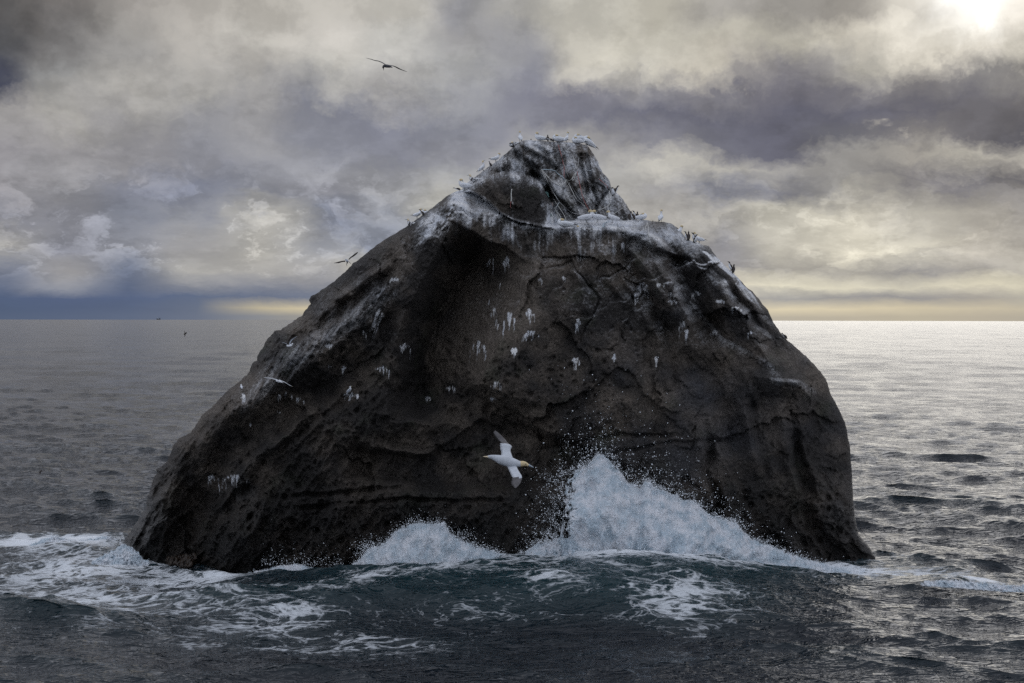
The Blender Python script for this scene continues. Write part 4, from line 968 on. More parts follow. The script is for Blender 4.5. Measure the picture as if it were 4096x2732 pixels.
def kitti_proto():
    e = empty('kittiwake')
    sp = [(-.15,0,.09,.02,.02),(-.09,0,.115,.045,.04),(-.01,0,.15,.06,.058),(.06,0,.19,.052,.055),(.085,0,.235,.034,.036),(.09,0,.27,.031,.032),(.115,0,.285,.029,.028),(.135,0,.28,.014,.014)]
    loft('body', sp, B_WHITE, e, 12, 3)
    loft('bill', [(.13,0,.281,.009,.009),(.155,0,.276,.006,.006),(.17,0,.268,.002,.002)], B_YB, e, 8, 2)
    for s in (-1, 1):
        loft('folded_wing', [(.055,s*.042,.20,.012,.028),(.0,s*.058,.165,.014,.042),(-.08,s*.042,.135,.011,.032),(-.16,s*.014,.105,.006,.014),(-.22,-s*.006,.095,.002,.003)], [B_GRY, B_BLK], e, 8, 3, lambda q, c, k: 1 if q > .82 else 0)
        blob('eye', (.118, s * .026, .29), (.005, .003, .005), B_EYE, e)
        leg(e, 0.0, s * .022, .10)
    loft('tail', [(-.13,0,.095,.03,.010),(-.19,0,.075,.028,.004)], B_WHITE, e, 8, 1)
    return e
PROTO = {}
def place(kind, u, v, deg, label, cat, group, sc=1.0, Yd=None, tilt=0.0, roll=0.0):
    """put a bird with its feet at full-size pixel (u, v)"""
    if Yd is None: Yd = rockY(u, v + 2) + 0.06
    loc = P(u, v, Yd)
    mk = kind if isinstance(kind, tuple) else (kind,)
    if mk not in PROTO:
        PROTO[mk] = {'gannet': lambda a: gannet_proto(*a), 'guillemot': lambda a: auk_proto(*a), 'kittiwake': lambda a: kitti_proto()}[mk[0]](mk[1:])
        o = PROTO[mk]
    else:
        src = PROTO[mk]; o = src.copy(); COL.objects.link(o)
        for ch in list(src.children):
            c = ch.copy(); COL.objects.link(c); c.parent = o
            for g in list(ch.children):
                d = g.copy(); COL.objects.link(d); d.parent = c
    o.location = loc; o.scale = (sc * 1.26, sc * 1.42, sc * 1.20)
    o.rotation_euler = Matrix.Rotation(math.radians(deg), 4, 'Z').__matmul__(Matrix.Rotation(math.radians(-tilt), 4, 'Y')).__matmul__(Matrix.Rotation(math.radians(roll), 4, 'X')).to_euler()
    return tag(o, label, cat, group)
GG, AG, KG = 'gannets resting on the rock', 'guillemots standing on the rock', 'kittiwakes perched on the rock face'
def gan(pose, u, v, deg, label, sc=.85, **k):
    y = k.pop('young', False)
    return place(('gannet', pose) + ((True,) if y else ()), u, v, deg, label, 'gannet', GG, sc, **k)
def auk(u, v, deg, label, lean=0.0, bu=.05, sc=.9, **k): return place(('guillemot', lean, bu), u, v, deg, label, 'guillemot', AG, sc, **k)
TY = rockY(2200, 575) + 0.5
# summit
gan('upright', 2081, 568, 110, 'white gannet seen from behind on the left corner of the flat summit, head turned left', sc=.60, Yd=TY)
gan('tuck', 2060, 590, 205, 'mottled young gannet lying head down on the slope below the left summit corner', young=True, sc=.75, Yd=TY - .2, tilt=-25)
gan('breast', 1985, 648, 20, 'gannet standing on the left ridge with its bill stretched right towards the summit', sc=.62, young=False)
gan('preen', 2158, 570, 178, 'gannet with yellow head preening near the left end of the summit top', sc=.82, Yd=TY)
auk(2191, 566, 95, 'slim brown guillemot upright in the middle of the summit, beside the preening gannet', sc=.66, Yd=TY - .05)
auk(2207, 567, 200, 'crouching guillemot bowed left in the middle of the summit top', .8, -.05, .50, Yd=TY - .1, tilt=-15)
auk(2216, 567, 15, 'small guillemot just left of the gannet with its hidden head on the summit', .5, .0, .46, Yd=TY)
gan('tuck', 2232, 570, 185, 'rounded white gannet asleep on the summit with its head hidden in its back', sc=.88, Yd=TY)
gan('upright', 2266, 570, 20, 'tallest gannet on the summit, upright with its yellow head bowed', sc=.58, Yd=TY - .1)
auk(2297, 572, 20, 'lone guillemot peeping up between two gannets on the right of the summit', .1, .02, .62, Yd=TY + .15)
gan('tuck', 2318, 566, 182, 'gannet with hunched raised wings at the right end of the summit', sc=.85, Yd=TY + .1)
gan('tuck', 2308, 576, 175, 'gannet lying flat in front of the hunched one on the summit edge', sc=.80, Yd=TY - .2)
gan('tuck', 2345, 580, 180, 'rightmost summit gannet with its black wing tips hanging over the right edge', sc=.95, Yd=TY, tilt=30)
# left slope
gan('stand', 1938, 686, 15, 'gannet sitting below the guillemot on the left ridge, head raised', sc=.62, tilt=28)
auk(1961, 668, 140, 'dark guillemot hunched on the left ridge in front of a gannet', .1, .05, .56)
gan('sit', 1896, 730, 180, 'mottled young gannet with bill pointing left over the left ridge', sc=.75, young=True, Yd=rockY(1896, 735) + .35)
gan('preen', 1856, 762, 175, 'white gannet bending over its dark chick on the left shoulder below the knob', sc=.90)
auk(1838, 764, 170, 'dark downy chick crouched under the gannet on the left shoulder', .7, -.05, .50, tilt=-20)
gan('stand', 1671, 877, 35, 'gannet with raised pale head, farthest down the left ridge but one', sc=.62)
auk(1690, 864, 160, 'dark bird half hidden behind the upright gannet low on the left ridge', .3, 0.0, .62, Yd=rockY(1690, 868) + .3)
gan('tuck', 1706, 864, 160, 'gannet of which only the crown shows above the left ridge', sc=.7, Yd=rockY(1700, 864) + .7)
gan('sit', 1648, 908, 170, 'lowest gannet on the left ridge, its buff head just showing', sc=.75, young=True, Yd=rockY(1648, 908) + .35)
# ledge below the knob
def led(u, v, up=.35): return samp(YFR, u / K, v / K) - up
gan('tuck', 2256, 911, 180, 'white gannet asleep on the ledge at the foot of the dark boulder', sc=.95, Yd=led(2256, 914))
gan('tuck', 2318, 929, 150, 'gannet behind the ledge rim showing only its buff crown', sc=.7, Yd=led(2318, 912, -.2))
gan('preen', 2349, 890, 0, 'left gannet of the touching pair on the ledge, golden head against its mate', sc=.95, Yd=led(2349, 893))
gan('preen', 2388, 889, 182, 'right gannet of the touching pair on the ledge, its golden nape turned over', sc=.92, Yd=led(2388, 893, .45))
gan('breast', 2448, 890, 180, 'single white gannet standing on the ledge right of the touching pair', sc=.78, Yd=led(2448, 893))
auk(2520, 879, 60, 'leftmost guillemot of the tight cluster where the knob meets the ledge', .1, .05, .82)
auk(2532, 879, 150, 'guillemot in the cluster facing right towards its neighbour by the knob', .15, .06, .80, Yd=rockY(2532, 884) - .1)
auk(2540, 878, 215, 'guillemot in the cluster with its white belly turned to the sea', .1, .06, .82, Yd=rockY(2540, 884) + .1)
auk(2549, 878, 80, 'rightmost guillemot of the cluster, its brown back towards the crouching gannet', .1, .0, .76)
gan('tuck', 2568, 881, 20, 'pale gannet crouching right of the guillemot cluster with its buff nape bent', sc=.80)
auk(2452, 782, 250, 'guillemot with white breast clinging to the right side of the knob', .0, .0, .78, Yd=rockY(2449, 786) - .05)
auk(2460, 776, 30, 'dark guillemot behind its mate on the right side of the knob', .3, .0, .82, Yd=rockY(2452, 780) + .2)
# right shoulder
gan('upright', 2643, 889, 60, 'solitary gannet standing tall on the right shoulder with its head bowed', sc=.67)
gan('breast', 2712, 946, 10, 'gannet beyond the right shoulder showing only its yellow head and bill', sc=.75, Yd=rockY(2712, 930) + .5)
auk(2746, 961, 165, 'left guillemot of the pair on the right slope, bill pointing left', .0, .05, .82)
auk(2754, 963, 80, 'right guillemot of the pair on the right slope, bill raised', .0, .12, .86)
auk(2776, 969, 200, 'guillemot with red-brown head standing in front of a gannet, bill pointing left', .0, .05, .88, Yd=rockY(2776, 972) - .1)
auk(2782, 973, 330, 'lower guillemot in front of the gannet on the right slope, bill pointing right', .0, .05, .80, Yd=rockY(2782, 976) - .2)
gan('stand', 2794, 977, 160, 'gannet with long dark tail resting behind two guillemots on the right slope', sc=.70)
auk(2921, 1083, 190, 'white-breasted guillemot high on the steep right edge, bill pointing left', .0, .05, .86)
auk(2934, 1094, 60, 'dark-backed guillemot just below its mate on the steep right edge', .0, .05, .86)
auk(3142, 1358, 150, 'single guillemot leaning on the right edge just below the horizon', .2, .0, .66, tilt=-10)
place('kittiwake', 1400, 1578, 20, 'grey and white kittiwake perched above long lime streaks on the left face', 'kittiwake', KG, .95, Yd=rockY(1400, 1580) - .2, tilt=18)
place('kittiwake', 966, 1560, 110, 'small kittiwake perched near the left outline of the rock', 'kittiwake', KG, .68, Yd=rockY(966, 1562) - .15)

# ---------------------------------------------------------------- birds in flight
def wing(name, st, mats, parent, inv, dark_from=.55, thick=.07, rag=0.0):
    """st: rows (leading edge px, trailing edge px, distance) from root to tip, in full-size pixels"""
    rows = [tuple(P(*le, d)) + tuple(P(*te, d)) for le, te, d in st]
    Q = crom(rows, 5); n = len(Q); bm = bmesh.new(); rings = []
    prof = [(0, 0), (.12, 1), (.35, 1.0), (.7, .45), (1, 0.03), (.7, -.10), (.3, -.35), (.1, -.4)]
    for i, q in enumerate(Q):
        a = Vector(q[:3]); b = Vector(q[3:]); ch = b - a
        sp = (Vector(Q[min(n - 1, i + 1)][:3]) - Vector(Q[max(0, i - 1)][:3]))
        nm = sp.cross(ch)
        nm = nm.normalized() if nm.length > 1e-9 else Vector((0, 0, 1))
        rg_ = 1.0 + (rag * (0.5 if i % 2 else -.5) if i / n > .35 else 0)
        rings.append([bm.verts.new(inv @ (a + ch * px_ * (rg_ if px_ > .9 else 1) + nm * ch.length * thick * pz_)) for px_, pz_ in prof])
    m_ = len(prof)
    for i in range(n - 1):
        for k in range(m_):
            f = bm.faces.new((rings[i][k], rings[i][(k + 1) % m_], rings[i + 1][(k + 1) % m_], rings[i + 1][k])); f.smooth = True
            f.material_index = 1 if i / n > dark_from + (.08 if k in (1, 2, 6, 7, 0) and rag else 0) else 0
    bm.faces.new(rings[0][::-1]); bm.faces.new(rings[-1])
    bmesh.ops.recalc_face_normals(bm, faces=bm.faces)
    me = bpy.data.meshes.new(name); bm.to_mesh(me); bm.free()
    for x in mats: me.materials.append(x)
    o = bpy.data.objects.new(name, me); COL.objects.link(o); o.parent = parent; return o
def flyer(kind, center, label, cat, body, mats_body, mfun, bill, wings, tail=None, eye=None, feet=None, wmats=None, dark=.55, rag=.05, thick=.07):
    e = empty(kind); e.location = P(*center); inv = Matrix.Translation(-e.location)
    def sp(rows): return [tuple(inv @ P(r[0], r[1], r[2])) + (r[3], r[4]) for r in rows]
    vd = Vector((0, 1, 0))
    loft('body', sp(body), mats_body, e, 14, 4, mfun, side=vd)
    if bill: loft('bill', sp(bill[0]), bill[1], e, 8, 2, side=vd)
    for st in wings: wing('wing', st, wmats, e, inv, dark, thick, rag)
    if tail: loft('tail', sp(tail[0]), tail[1], e, 8, 2, side=vd)
    if eye: blob('eye', tuple(inv @ P(*eye[:3])), (eye[3],) * 3, B_EYE, e)
    for f in (feet or []):
        l = loft('leg', sp(f[:2]), B_LEG, e, 6, 1, side=vd); g = loft('foot', sp(f[1:]), B_LEG, l, 6, 1, side=vd)
    return tag(e, label, cat)
m = 1 / (FPX / 27.5)          # metres per full-size pixel at 27.5 m
D0 = 27.5
flyer('gannet', (2035, 1845, D0), 'large gannet gliding in front of the rock beside the tall burst, underside showing', 'gannet',
      [(1950,1827,D0,5*m,5*m),(1972,1829,D0,9*m,10*m),(2000,1838,D0,15*m,18*m),(2032,1846,D0,17*m,21*m),(2060,1853,D0,15*m,17*m),(2078,1856,D0,11*m,12.5*m),(2095,1855,D0,9.5*m,10.5*m),(2108,1859,D0,7.5*m,7*m),(2114,1862,D0,5*m,4.5*m)],
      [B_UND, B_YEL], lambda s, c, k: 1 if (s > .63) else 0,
      ([(2108,1858,D0,5*m,5*m),(2118,1862,D0,4*m,4*m),(2128,1867,D0,2.6*m,2.6*m),(2135,1870,D0,.8*m,.8*m)], B_BILL),
      [[((2052,1832),(2003,1826),D0),((2043,1808),(2005,1810),D0+.15),((2043,1797),(2001,1794),D0+.2),((2048,1786),(2001,1774),D0+.25),((2037,1777),(2004,1770),D0+.3),((2015,1752),(1990,1756),D0+.45),((1999,1736),(1980,1742),D0+.5),((1982,1722),(1973,1729),D0+.55)],
       [((2064,1860),(2026,1862),D0),((2071,1876),(2038,1886),D0-.2),((2080,1892),(2045,1903),D0-.35),((2087,1904),(2050,1908),D0-.45),((2087,1915),(2047,1922),D0-.5),((2083,1930),(2046,1936),D0-.6),((2075,1941),(2054,1948),D0-.65),((2066,1950),(2060,1952),D0-.7)]],
      ([(1958,1828,D0,6*m,5*m),(1946,1827,D0,6*m,3*m),(1933,1826.5,D0,2*m,1.2*m)], B_PALE), (2104,1856,D0-.045,2.2*m), wmats=[B_UND, pmat('slate_flight_feathers', (0.10, 0.095, 0.10), .7, .25, 20)], dark=.42)
D1 = 54.0; m = D1 / FPX
flyer('gannet', (1546, 266, D1), 'dark-looking gannet soaring high in the cloudy sky, wings spread, bill pointing down', 'gannet',
      [(1566,268,D1+.25,2*m,1.5*m),(1558,266,D1+.1,5*m,5*m),(1546,264,D1,6*m,6.5*m),(1537,264,D1,5*m,5.5*m),(1533,269,D1,4*m,4.2*m),(1533.5,273,D1,2.6*m,2.6*m)],
      [B_DGR, B_BRN], lambda s, c, k: 1 if s > .75 else 0, ([(1533.5,272,D1,2*m,2*m),(1534.5,277,D1,1.2*m,1.2*m),(1535,282,D1,.4*m,.4*m)], B_DBILL),
      [[((1540,255),(1545,262),D1),((1528,248),(1530,253),D1-.3),((1513,242.5),(1514,246),D1-.5),((1500,240.5),(1500,243.5),D1-.6),((1485,236),(1485,238.5),D1-.7),((1463,231.5),(1464,232.5),D1-.8)],
       [((1553,259),(1560,266),D1),((1566,261),(1568,264.5),D1+.2),((1579,264),(1579,268),D1+.4),((1593,270.5),(1591,274.5),D1+.5),((1608,278),(1606,280.5),D1+.6),((1629,287),(1628,287.8),D1+.7)]],
      ([(1562,268,D1+.2,3*m,1.5*m),(1570,270.5,D1+.5,1*m,.6*m)], B_BRN), wmats=[B_DGR, B_BLK], dark=.3, rag=0)  # backlit shade is put into the head, body, wing and tail colours
D2 = 58.0; m = D2 / FPX
flyer('seabird', (1389, 1044, D2), 'young gull-sized bird coming in to land by the left ridge with both feet dangling', 'seabird',
      [(1391,1047,D2-.2,3*m,3*m),(1388,1043,D2,5.5*m,5*m),(1386,1041,D2+.15,4*m,4*m),(1383,1039,D2+.3,3*m,3*m)],
      [B_GRY], None, None,
      [[((1380,1042),(1381,1048),D2),((1370,1043),(1371,1048),D2-.1),((1358,1045.5),(1361,1051),D2-.2),((1348,1048.5),(1353,1053),D2-.25),((1334,1052),(1337,1052.6),D2-.3)],
       [((1393,1037),(1397,1039),D2),((1402,1028),(1406,1031),D2-.1),((1411,1021),(1416,1025),D2-.2),((1420,1014),(1426,1017),D2-.25),((1430,1008),(1432,1010),D2-.3)]],
      ([(1390,1047,D2-.1,5*m,2*m),(1389,1050.5,D2-.3,6*m,1.2*m)], B_BRN), feet=[[(1386,1049,D2,.8*m,.8*m),(1386,1057,D2,1*m,1*m),(1388,1063,D2,2.3*m,.8*m)],[(1395,1046,D2,.8*m,.8*m),(1401,1052,D2,1*m,1*m),(1404,1055,D2,2.2*m,.8*m)]],
      wmats=[B_BRN, B_BRN], rag=.2)
D3 = 58.5; m = D3 / FPX
flyer('kittiwake', (1160, 1380, D3), 'white kittiwake with raised wings fluttering before the upper left outline of the rock', 'kittiwake',
      [(1168,1379,D3,2*m,3*m),(1163,1382,D3,5*m,4.5*m),(1154,1384,D3,5.5*m,4.5*m),(1149,1382,D3-.1,3.5*m,3.5*m)], [B_WHITE], None, None,
      [[((1150,1379),(1157,1381),D3),((1143,1373),(1149,1378),D3-.1),((1136,1370.5),(1139,1373),D3-.2),((1126,1368.5),(1127,1369.5),D3-.3)],
       [((1156,1378),(1162,1378),D3),((1160,1366),(1163,1370),D3+.1),((1167,1357),(1170,1360),D3+.2),((1179,1350),(1180,1351.5),D3+.2),((1188,1345),(1188.5,1346),D3+.25)]],
      ([(1167,1380,D3,3*m,4*m),(1171,1373,D3,3*m,2*m)], B_WHITE), wmats=[B_GRY, B_WHITE], dark=.9, rag=0)
D4 = 56.5; m = D4 / FPX
flyer('gull', (1115, 1525, D4), 'white gull gliding on long flat wings low over the left face of the rock', 'gull',
      [(1130,1530,D4,1.5*m,1*m),(1122,1527,D4,4*m,3*m),(1113,1525,D4,5.5*m,5*m),(1107,1522,D4-.1,4*m,4*m)], [B_WHITE], None, None,
      [[((1108,1517),(1110,1523),D4),((1098,1514.5),(1099,1519),D4-.1),((1084,1511.5),(1084,1515),D4-.2),((1070,1510.3),(1070,1513),D4-.3),((1053,1508.5),(1053.5,1509.5),D4-.35)],
       [((1116,1517.5),(1119,1525),D4),((1126,1522),(1128,1526),D4+.1),((1139,1527.5),(1140,1531),D4+.2),((1152,1536),(1153,1538.5),D4+.25),((1171,1546.5),(1170,1547.3),D4+.3)]],
      ([(1126,1529,D4,3*m,1.2*m),(1133,1531,D4,1.5*m,.8*m)], B_WHITE), wmats=[B_WHITE, B_PALE], dark=.9, rag=0)
for (x, y, dd, a, lb) in ((162,1886,75,1.0,'small dark seabird skimming low over the sea at the left, nearer the camera'), (741,1334,160,.9,'tiny dark seabird far out over the sea, left of the rock near the horizon')):
    m = dd / FPX
    flyer('seabird', (x, y, dd), lb, 'seabird', [(x-5,y+4,dd,1.5*m,1.5*m),(x-1,y+1,dd,3*m,3*m),(x+3,y-2,dd,2.5*m,2.5*m),(x+6,y-5,dd,1*m,1*m)], [B_BRN], None, None,
          [[((x-1,y-1),(x+2,y+1),dd),((x-4,y-6),(x-1,y-5),dd),((x-5*a,y-12),(x-4*a,y-12),dd+.1)],[((x,y+1),(x-3,y+3),dd),((x+1,y+7),(x-3,y+7),dd),((x-3,y+13),(x-4,y+13),dd-.1)]],
          wmats=[B_BRN, B_BRN], rag=0)
# ================================================================ ROPES, PLAQUES AND BARS ON THE KNOB
R_W = pmat('weathered_white_rope', (0.55, 0.55, 0.53), .8, .15); R_G = pmat('grey_rope', (0.40, 0.40, 0.40), .8, .2)
R_R = pmat('faded_red_rope', (0.36, 0.14, 0.13), .8, .2); R_B = pmat('faded_blue_rope', (0.42, 0.52, 0.58), .8, .2)
def rope(pts, mat, r, label, lift=.07, cat='rope', group='ropes draped over the summit knob', name='rope'):
    base = [onrock(u, v, lift) for u, v in pts]
    # keep the run smooth in depth, and proud of the rock all along
    Q = crom([tuple(b) for b in base], 5); out = []
    for q in Q:
        p = Vector(q); x, y = projW(np.array([p]))
        yy = float(samp(YY_R, x[0], y[0])) - lift * .8
        if p.y > yy or p.y < yy - .6: p = Vector(rayW(np.array(x[0]), np.array(y[0]), yy))
        out.append(p)
    bm = bmesh.new(); rings = []
    for i, p in enumerate(out):
        tn = (out[min(i + 1, len(out) - 1)] - out[max(0, i - 1)]).normalized()
        s = tn.cross(Vector((0, 1, 0)));  s = s.normalized() if s.length > .05 else Vector((1, 0, 0)); w_ = tn.cross(s)
        rings.append([bm.verts.new(p + (s * math.cos(k * math.pi / 3) + w_ * math.sin(k * math.pi / 3)) * r) for k in range(6)])
    for i in range(len(out) - 1):
        for k in range(6):
            f = bm.faces.new((rings[i][k], rings[i][(k + 1) % 6], rings[i + 1][(k + 1) % 6], rings[i + 1][k])); f.smooth = True
    bm.faces.new(rings[0]); bm.faces.new(rings[-1][::-1])
    bmesh.ops.recalc_face_normals(bm, faces=bm.faces)
    me = bpy.data.meshes.new(name); bm.to_mesh(me); bm.free(); me.materials.append(mat)
    o = bpy.data.objects.new(name, me); COL.objects.link(o)
    return tag(o, label, cat, group)
YY_R = YFR
ROPES = [
 ([(2232,579),(2239,600),(2248,630),(2253,655),(2257,664),(2256,693),(2257,714)], R_R, .013, 'pinkish rope hanging straight down from the middle of the summit edge'),
 ([(2291,618),(2295,635),(2300,652),(2305,677)], R_W, .011, 'pale cord running down to the knot beside the upper metal bar'),
 ([(2316,629),(2312,657),(2305,677)], R_G, .010, 'cord from the end of the upper metal bar down to the knot'),
 ([(2166,676),(2183,697),(2204,721),(2225,736),(2246,741),(2259,731),(2262,723)], R_W, .015, 'white rope sagging in a wide loop across the dark hollow'),
 ([(2170,678),(2195,679),(2219,683),(2231,695),(2251,708),(2257,719)], R_B, .015, 'bluish rope running level and then down along the rim of the hollow'),
 ([(2166,676),(2174,700),(2183,723)], R_W, .010, 'short pale cord hanging at the left end of the hollow'),
 ([(2168,678),(2187,717),(2204,751),(2225,789),(2240,810),(2268,836),(2302,855),(2353,858)], R_G, .013, 'long grey rope falling from the hollow down behind the boulder to the ledge'),
 ([(2304,691),(2297,706),(2278,723),(2263,719)], R_W, .014, 'white rope swinging from the knot left to the bundle of cords'),
 ([(2301,692),(2289,712),(2293,721),(2304,694)], R_W, .010, 'small slack loop of white cord under the knot'),
 ([(2263,721),(2276,738),(2289,765),(2306,797),(2323,810),(2340,825)], R_W, .015, 'thick pale rope slanting down right from the bundle of cords'),
 ([(2276,731),(2293,755),(2310,785),(2325,802)], R_G, .011, 'thin grey cord beside the thick slanting pale rope'),
 ([(2308,685),(2317,729),(2327,772),(2336,802),(2348,825),(2359,848)], R_R, .012, 'faded red rope dropping from the knot to the ledge above the touching gannets'),
 ([(2338,713),(2357,729),(2374,744)], R_W, .010, 'short straight pale cord slanting below the lower metal bar'),
 ([(2436,761),(2442,793),(2436,819),(2412,834),(2387,841)], R_W, .012, 'curved pale rope at the right side of the knob below two guillemots'),
 ([(2429,825),(2427,853),(2423,870)], R_G, .010, 'short upright cord above the lone ledge gannet'),
 ([(2491,832),(2459,853),(2444,865)], R_W, .009, 'thin taut cord low on the right flank of the knob'),
 ([(2212,793),(2236,829),(2259,865),(2265,885)], R_W, .013, 'pale rope running down behind the boulder towards the sleeping ledge gannet'),
 ([(2219,831),(2229,855),(2231,872),(2242,870),(2233,852)], R_W, .015, 'bright white bight of rope just above the sleeping ledge gannet'),
 ([(2252,650),(2262,672),(2268,692),(2274,708)], R_G, .009, 'dark grey cord trailing down from the red rope'),
 ([(2396,716),(2412,729),(2426,742),(2430,752)], R_R, .010, 'reddish cord crossing the right side of the knob'),
 ([(2438,886),(2417,893),(2412,908),(2424,902)], R_B, .013, 'tangle of bluish rope on the ledge under the lone gannet'),
 ([(2470,892),(2474,912),(2488,926),(2500,916),(2490,904),(2478,930)], R_G, .011, 'tangled grey netting cord on the rocks right of the ledge'),
 ([(2589,892),(2583,907),(2580,927)], R_W, .010, 'left strand of a white cord looped over the pointed block on the right'),
 ([(2590,892),(2594,916),(2594,945)], R_W, .010, 'right strand of a white cord looped over the pointed block on the right'),
 ([(2047,756),(2045,775),(2045,793),(2044,806)], R_W, .018, 'frayed white rope end hanging down the dark boulder'),
 ([(2044,806),(2042,820),(2043,831)], R_R, .015, 'reddish frayed tip below the white rope end on the boulder'),
]
for pts, mt, r, lb in ROPES: rope(pts, mt, r * 1.1, lb)
def slab(name, quad, mat, th, lift, label=None, cat=None, group=None, parent=None):
    """thin plate on the rock; quad: four corners in full-size pixels"""
    c0 = [onrock(u, v, lift) for u, v in quad]; ym = sum(c.y for c in c0) / 4
    c = [P(u, v, ym) for u, v in quad]
    bm = bmesh.new()
    f = [bm.verts.new(x) for x in c]; b = [bm.verts.new(x + Vector((0, th, 0))) for x in c]
    bm.faces.new(f); bm.faces.new(b[::-1])
    for i in range(4): bm.faces.new((f[i], b[i], b[(i + 1) % 4], f[(i + 1) % 4]))
    bmesh.ops.recalc_face_normals(bm, faces=bm.faces)
    bmesh.ops.bevel(bm, geom=bm.edges[:], offset=.004, segments=1, affect='EDGES')
    me = bpy.data.meshes.new(name); bm.to_mesh(me); bm.free(); me.materials.append(mat)
    o = bpy.data.objects.new(name, me); COL.objects.link(o)
    if parent: o.parent = parent
    return tag(o, label, cat, group)
M_VERD = pmat('verdigris_bronze', (0.14, 0.27, 0.26), .6, .15, 12); M_VD2 = pmat('pale_verdigris', (0.25, 0.38, 0.36), .6, .1, 12)
M_PLT = pmat('grey_pink_plate', (0.30, 0.25, 0.24), .7, .2, 10); M_PLG = pmat('grey_green_plate', (0.20, 0.24, 0.24), .7, .2, 10)
M_MET = pmat('rusty_dark_steel', (0.05, 0.042, 0.04), .6, .4, 8); M_AL = pmat('pale_bare_metal', (0.40, 0.43, 0.45), .5, .2, 8)
pq = slab('plaque', [(2179,767),(2192,768),(2197,790),(2183,791)], M_VERD, .05, .16, 'square verdigris plaque fixed to the right side of the boulder', 'plaque')
yq = min(v.co.y for v in pq.data.vertices)
for i in range(5):
    v0 = 771 + i * 4.1; a = P(2181 + i * .9, v0, yq - .002); b = P(2191.5 + i * .9, v0 + .5, yq - .002)
    loft('raised_line', [tuple(a) + (.004, .006), tuple((a + b) / 2) + (.004, .006), tuple(b) + (.004, .006)], M_VD2, pq, 6, 1)
slab('metal_plate', [(2204,760),(2210,761),(2213,773),(2207,773)], M_PLT, .03, .14, 'small pinkish metal plate right of the verdigris plaque', 'metal plate')
slab('metal_plate', [(2206,810),(2212,811),(2213,823),(2207,823)], M_PLT, .03, .14, 'small pale metal plate low on the boulder beneath the verdigris plaque', 'metal plate')
slab('metal_plate', [(2199,853),(2207,856),(2210,868),(2203,865)], M_PLG, .03, .14, 'grey-green metal plate at the foot of the boulder', 'metal plate')
slab('metal_bar', [(2318.5,624),(2352,627),(2352,630),(2318.5,627.5)], M_MET, .08, .20, 'dark upper cross bar of the old bracket near the summit', 'metal bar')
slab('metal_bar', [(2337,678.5),(2366,681),(2366,683.2),(2337,680.8)], M_AL, .06, .20, 'thinner pale lower cross bar of the old bracket near the summit', 'metal bar')
slab('metal_bar', [(2236,808),(2238.5,809.5),(2224.5,832),(2222,830.5)], M_AL, .03, .18, 'short pale metal strut sticking out of the gully beside the boulder', 'metal strut')
slab('metal_bar', [(2351,629),(2353.5,629),(2368,681),(2366,681)], M_MET, .05, .18, 'dark upright of the old bracket joining its two cross bars on the right', 'metal bar')
bm = bmesh.new()
def ring(u, v, Yd, R_, label):
    c = P(u, v, Yd); bm = bmesh.new(); n = 18; rg_ = []
    for i in range(n):
        a = 2 * math.pi * i / n; d = Vector((math.cos(a), 0, math.sin(a)))
        rg_.append([bm.verts.new(c + d * (R_ + .010 * math.cos(k * math.pi / 3)) + Vector((0, .010 * math.sin(k * math.pi / 3), 0))) for k in range(6)])
    for i in range(n):
        for k in range(6): bm.faces.new((rg_[i][k], rg_[i][(k + 1) % 6], rg_[(i + 1) % n][(k + 1) % 6], rg_[(i + 1) % n][k])).smooth = True
    bmesh.ops.recalc_face_normals(bm, faces=bm.faces)
    me = bpy.data.meshes.new('ring_bolt'); bm.to_mesh(me); bm.free(); me.materials.append(M_MET)
    o = bpy.data.objects.new('ring_bolt', me); COL.objects.link(o); tag(o, label, 'ring bolt')
ring(2124, 558, TY, .024, 'small iron ring standing up on the summit between two gannets')
ring(2611, 885, rockY(2611, 890) + .1, .022, 'small iron ring on the right shoulder near the solitary gannet')

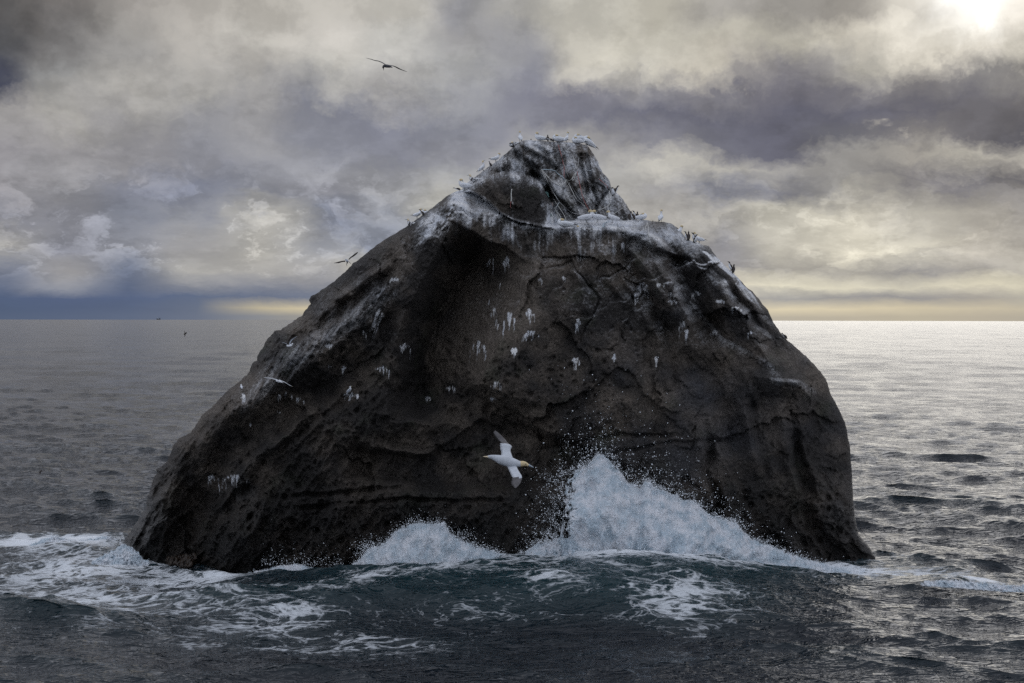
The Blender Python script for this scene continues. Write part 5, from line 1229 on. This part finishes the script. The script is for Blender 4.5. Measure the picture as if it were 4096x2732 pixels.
# ================================================================ SHIP ON THE HORIZON
M_SHIP = pmat('blue_grey_ship_paint', (0.10, 0.12, 0.15), .6, .1, .3); M_SHW = pmat('pale_ship_paint', (0.34, 0.36, 0.40), .6, .1, .3)
SD = 11200.0; SL = 33.0
ship = empty('fishing_boat'); ship.location = Vector(((634 - 2048) / FPX * SD, SD, -SD ** 2 / (2 * 7.4e6)))
ship.rotation_euler = (0, 0, math.radians(12))
def prism(name, prof, y0, y1, mat, taper=1.0):
    bm = bmesh.new(); a = [bm.verts.new((x, y0, z)) for x, z in prof]; b = [bm.verts.new((x, y1, z)) for x, z in prof]
    bm.faces.new(a); bm.faces.new(b[::-1]); n = len(prof)
    for i in range(n): bm.faces.new((a[i], b[i], b[(i + 1) % n], a[(i + 1) % n]))
    bmesh.ops.recalc_face_normals(bm, faces=bm.faces)
    me = bpy.data.meshes.new(name); bm.to_mesh(me); bm.free(); me.materials.append(mat)
    o = bpy.data.objects.new(name, me); COL.objects.link(o); o.parent = ship; return o
bm = bmesh.new(); secs = []
for x, hwid, zt in [(-16,.6,9),(-14,2.2,8.2),(-9,3.6,6.6),(-2,4.2,5.6),(6,4.2,5.4),(12,3.8,5.8),(15.5,3.2,6.4)]:
    secs.append([bm.verts.new((x, s * w_, z)) for s, w_, z in ((-1, hwid, zt), (-1, hwid * .8, 2), (-1, hwid * .3, -2), (1, hwid * .3, -2), (1, hwid * .8, 2), (1, hwid, zt))])
for i in range(len(secs) - 1):
    for k in range(6): bm.faces.new((secs[i][k], secs[i][(k + 1) % 6], secs[i + 1][(k + 1) % 6], secs[i + 1][k]))
bm.faces.new(secs[0]); bm.faces.new(secs[-1][::-1]); bmesh.ops.recalc_face_normals(bm, faces=bm.faces)
me = bpy.data.meshes.new('hull'); bm.to_mesh(me); bm.free(); me.materials.append(M_SHIP)
o = bpy.data.objects.new('hull', me); COL.objects.link(o); o.parent = ship
prism('wheelhouse', [(-10,6),(-3,5.6),(-3,13),(-4,14.5),(-9,14.5),(-10.5,12)], -3, 3, M_SHW)
prism('deckhouse', [(3,5.5),(14,5.8),(14,9.5),(4,9.2)], -2.6, 2.6, M_SHIP)
prism('funnel', [(5,9),(8,9),(7.6,14),(5.4,14)], -1, 1, M_SHIP)
prism('mast', [(-1.2,5.5),(-.2,5.5),(-.5,25),(-.9,25)], -.5, .5, M_SHIP)
prism('gantry', [(13,6),(14.2,6),(14.2,16),(12,16),(12,15),(13,15)], -3, 3, M_SHIP)
tag(ship, 'distant grey fishing boat with a tall mast on the horizon at the left', 'fishing boat')
